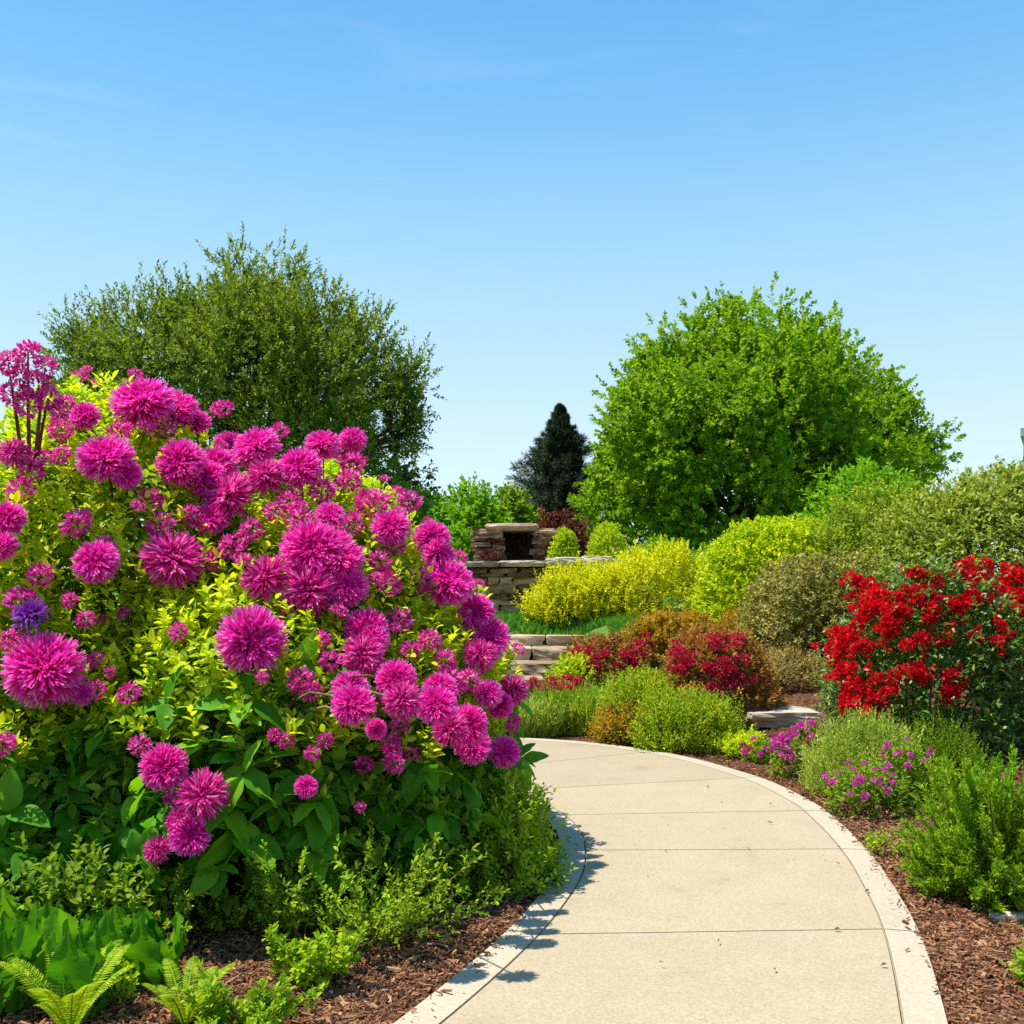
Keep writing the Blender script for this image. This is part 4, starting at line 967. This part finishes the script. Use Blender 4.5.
def rosette(label, px, d, n, L, mat='bigleaf', tpl=TSER, spread=.42):
    b = GD(px, d); root = thing('broadleaf_plant', b, label, 'plant', 'upright broadleaf plants at the bottom left corner')
    a = np.arange(n) * 2.39996; q = R.uniform(.15, spread, n); D = unit(np.stack([np.cos(a) * q, np.sin(a) * q, np.ones(n)], 1))
    P = b + np.stack([np.cos(a), np.sin(a), 0 * a], 1) * R.uniform(.01, .07, (n, 1)); nh = unit(np.stack([np.cos(a) * -1, np.sin(a) * -1, .6 + 0 * a], 1) * [1, 1, 1])
    mb = MB(); leaves(mb, tpl, P, D, -nh * [1, 1, -1], L * R.uniform(.6, 1.1, n)); mb.build('leaves', M[mat], root, True)
for lab, px, d, n, L in (('upright serrated broadleaf plant in the bottom left corner', 45, 3.62, 13, .36), ('serrated broadleaf plant behind the chartreuse fern', 115, 3.8, 12, .32), ('shaded serrated broadleaf plant at the left edge under the shrubs', 5, 3.95, 11, .34), ('small serrated broadleaf plant next to the shaded mulch', 150, 3.8, 11, .28), ('serrated broadleaf plant with its tips just above the ferns', 80, 3.52, 12, .34), ('low serrated broadleaf plant touching the left edge', 12, 3.55, 12, .32)):
    rosette(lab, px, d, n, L)

def fern(label, px, d, n, L, mat='fern', bias=(0, 0)):
    b = GD(px, d); root = thing('fern', b, label, 'fern', 'chartreuse ferns at the bottom left')
    mb, ms = MB(), MB()
    for i in range(n):
        a = i * 2.4 + R.normal(0, .3); l = L * R.uniform(.7, 1.15); t = np.linspace(0, 1, 36)[:, None]
        h = np.array([math.cos(a) + bias[0], math.sin(a) + bias[1], 0]); h /= np.linalg.norm(h)
        pts = b + h * t * l * .6 + np.array([0, 0, 1]) * (l * (1.25 * t - .6 * t * t))
        tube(ms, pts[::3], np.linspace(.004, .0015, len(pts[::3])), 4)
        tg = unit(np.gradient(pts, axis=0)); sd = unit(np.cross(tg, [0, 0, 1])); up_ = np.cross(sd, tg)
        ll = l * .11 * np.sin(PI * np.clip(t[:, 0] * .9 + .1, 0, 1)) ** .7
        for sg in (-1, 1):
            p2 = pts[3:]; d2 = unit(sd[3:] * sg + tg[3:] * .45); s2 = ll[3:] + .004
            leaves(mb, T_big(.08, .2, .3, 8), p2, d2, unit(up_[3:] + R.normal(0, .2, p2.shape)), s2)
    mb.build('frond', M[mat], root); ms.build('stem', M[mat], root, True)
fern('bright chartreuse fern low in the bottom left corner', 70, 3.35, 13, .36)
fern('chartreuse fern at the bottom edge beside the bare mulch', 185, 3.42, 13, .27)
fern('chartreuse fern cut by the left edge', -12, 3.6, 11, .36, bias=(.5, 0))
shrub('leafy_shrub', 'shaded mid green plant behind the broadleaf plants under the shrubs', 'plant', **at(60, 4.0, 190, 860, .25), mat='midleaf', tpl=TO, n=160, nl=9, L=.16, size=.05, nst=5)

# twigs and fallen leaves
for px, py, a, L, lab in ((352, 912, .5, .14, 'thin pale twig lying on the left mulch below the feathery plants'), (438, 952, -.4, .1, 'short pale twig on the left mulch near the kerb')):
    b = G(px, py); mb = MB(); h = np.array([math.cos(a), math.sin(a), 0]) * L / 2
    tube(mb, [b - h + [0, 0, .025], b + [0, .005, .032], b + h + [0, 0, .028]], [.003, .0035, .002], 5); tag(mb.build('twig', M['cap'], origin=tuple(b)), lab, 'twig')
for px, py, lab in ((887, 968, 'dark dry leaf on the path near the bottom of the right kerb'), (840, 932, 'tiny dry leaf just above the nearest cross joint'), (748, 850, 'tiny dry leaf by the second cross joint'), (870, 893, 'dry leaf on the right kerb'), (706, 788, 'dry leaf far along the path near the right kerb')):
    d = CAM_Z - PATH_Z; Y = d * FPX / (py - HOR); p = np.array([[(px - 512) * Y / FPX, Y, PATH_Z + .014]])
    mb = MB(); leaves(mb, T_oval(.6, .3, .3), p, rdir(1) * [1, 1, .1], np.array([[0, .1, 1.0]]), [.026]); tag(mb.build('dry_leaf', M['dryleaf'], origin=tuple(p[0])), lab, 'dry leaf', 'fallen leaves on the path')

# the corner of a building far off at the right
def building():
    d = 62; x0 = KS(1020.5, d); zt = ZS(428.5, d); b = (x0 + 6, d + 5, float(gh(x0, d)))
    root = thing('building', b, 'pale grey building corner far off at the right edge', 'building')
    def box(mb, lo, hi):
        v = np.array([[x, y, z] for z in (lo[2], hi[2]) for y in (lo[1], hi[1]) for x in (lo[0], hi[0])]); mb.add(v, [np.array([[0, 1, 5, 4], [1, 3, 7, 5], [3, 2, 6, 7], [2, 0, 4, 6], [4, 5, 7, 6], [0, 2, 3, 1]])], .5)
    mb = MB(); box(mb, (x0 + .15, d, 0), (x0 + 12, d + 10, zt - .5)); mb.build('wall', M['facade'], root)
    mb = MB(); box(mb, (x0, d - .15, zt - .5), (x0 + 12.2, d + 10.2, zt)); mb.build('roof', M['facade'], root)
    for i in range(3):
        for j in range(3):
            mb = MB(); box(mb, (x0 + 1.8 + i * 3.4, d - .04, 1.6 + j * 3), (x0 + 3.4 + i * 3.4, d + .05, 3.4 + j * 3)); mb.build('window', M['glass'], root)
    root.rotation_euler.z = -math.radians(29); root.location = Vector((x0, d, 0)) + Matrix.Rotation(-math.radians(29), 3, 'Z') @ (Vector(b) - Vector((x0, d, 0)))
building()
sprigs('yellow-green sprig plant in front of the serrated leaves', 95, 1000, 18, .26, 'fern', .034, .8, 14)
sprigs('yellow-green sprig plant at the left edge beside the serrated leaves', 8, 985, 16, .30, 'fern', .034, .8, 14)

sprigs('tall yellow-green sprig plant between the ferns and the shaded mulch', 150, 960, 18, .34, 'sprig', .032, .7, 16)
sprigs('leafy sprig plant rising behind the serrated leaves', 60, 940, 20, .36, 'fern', .034, .6, 16)
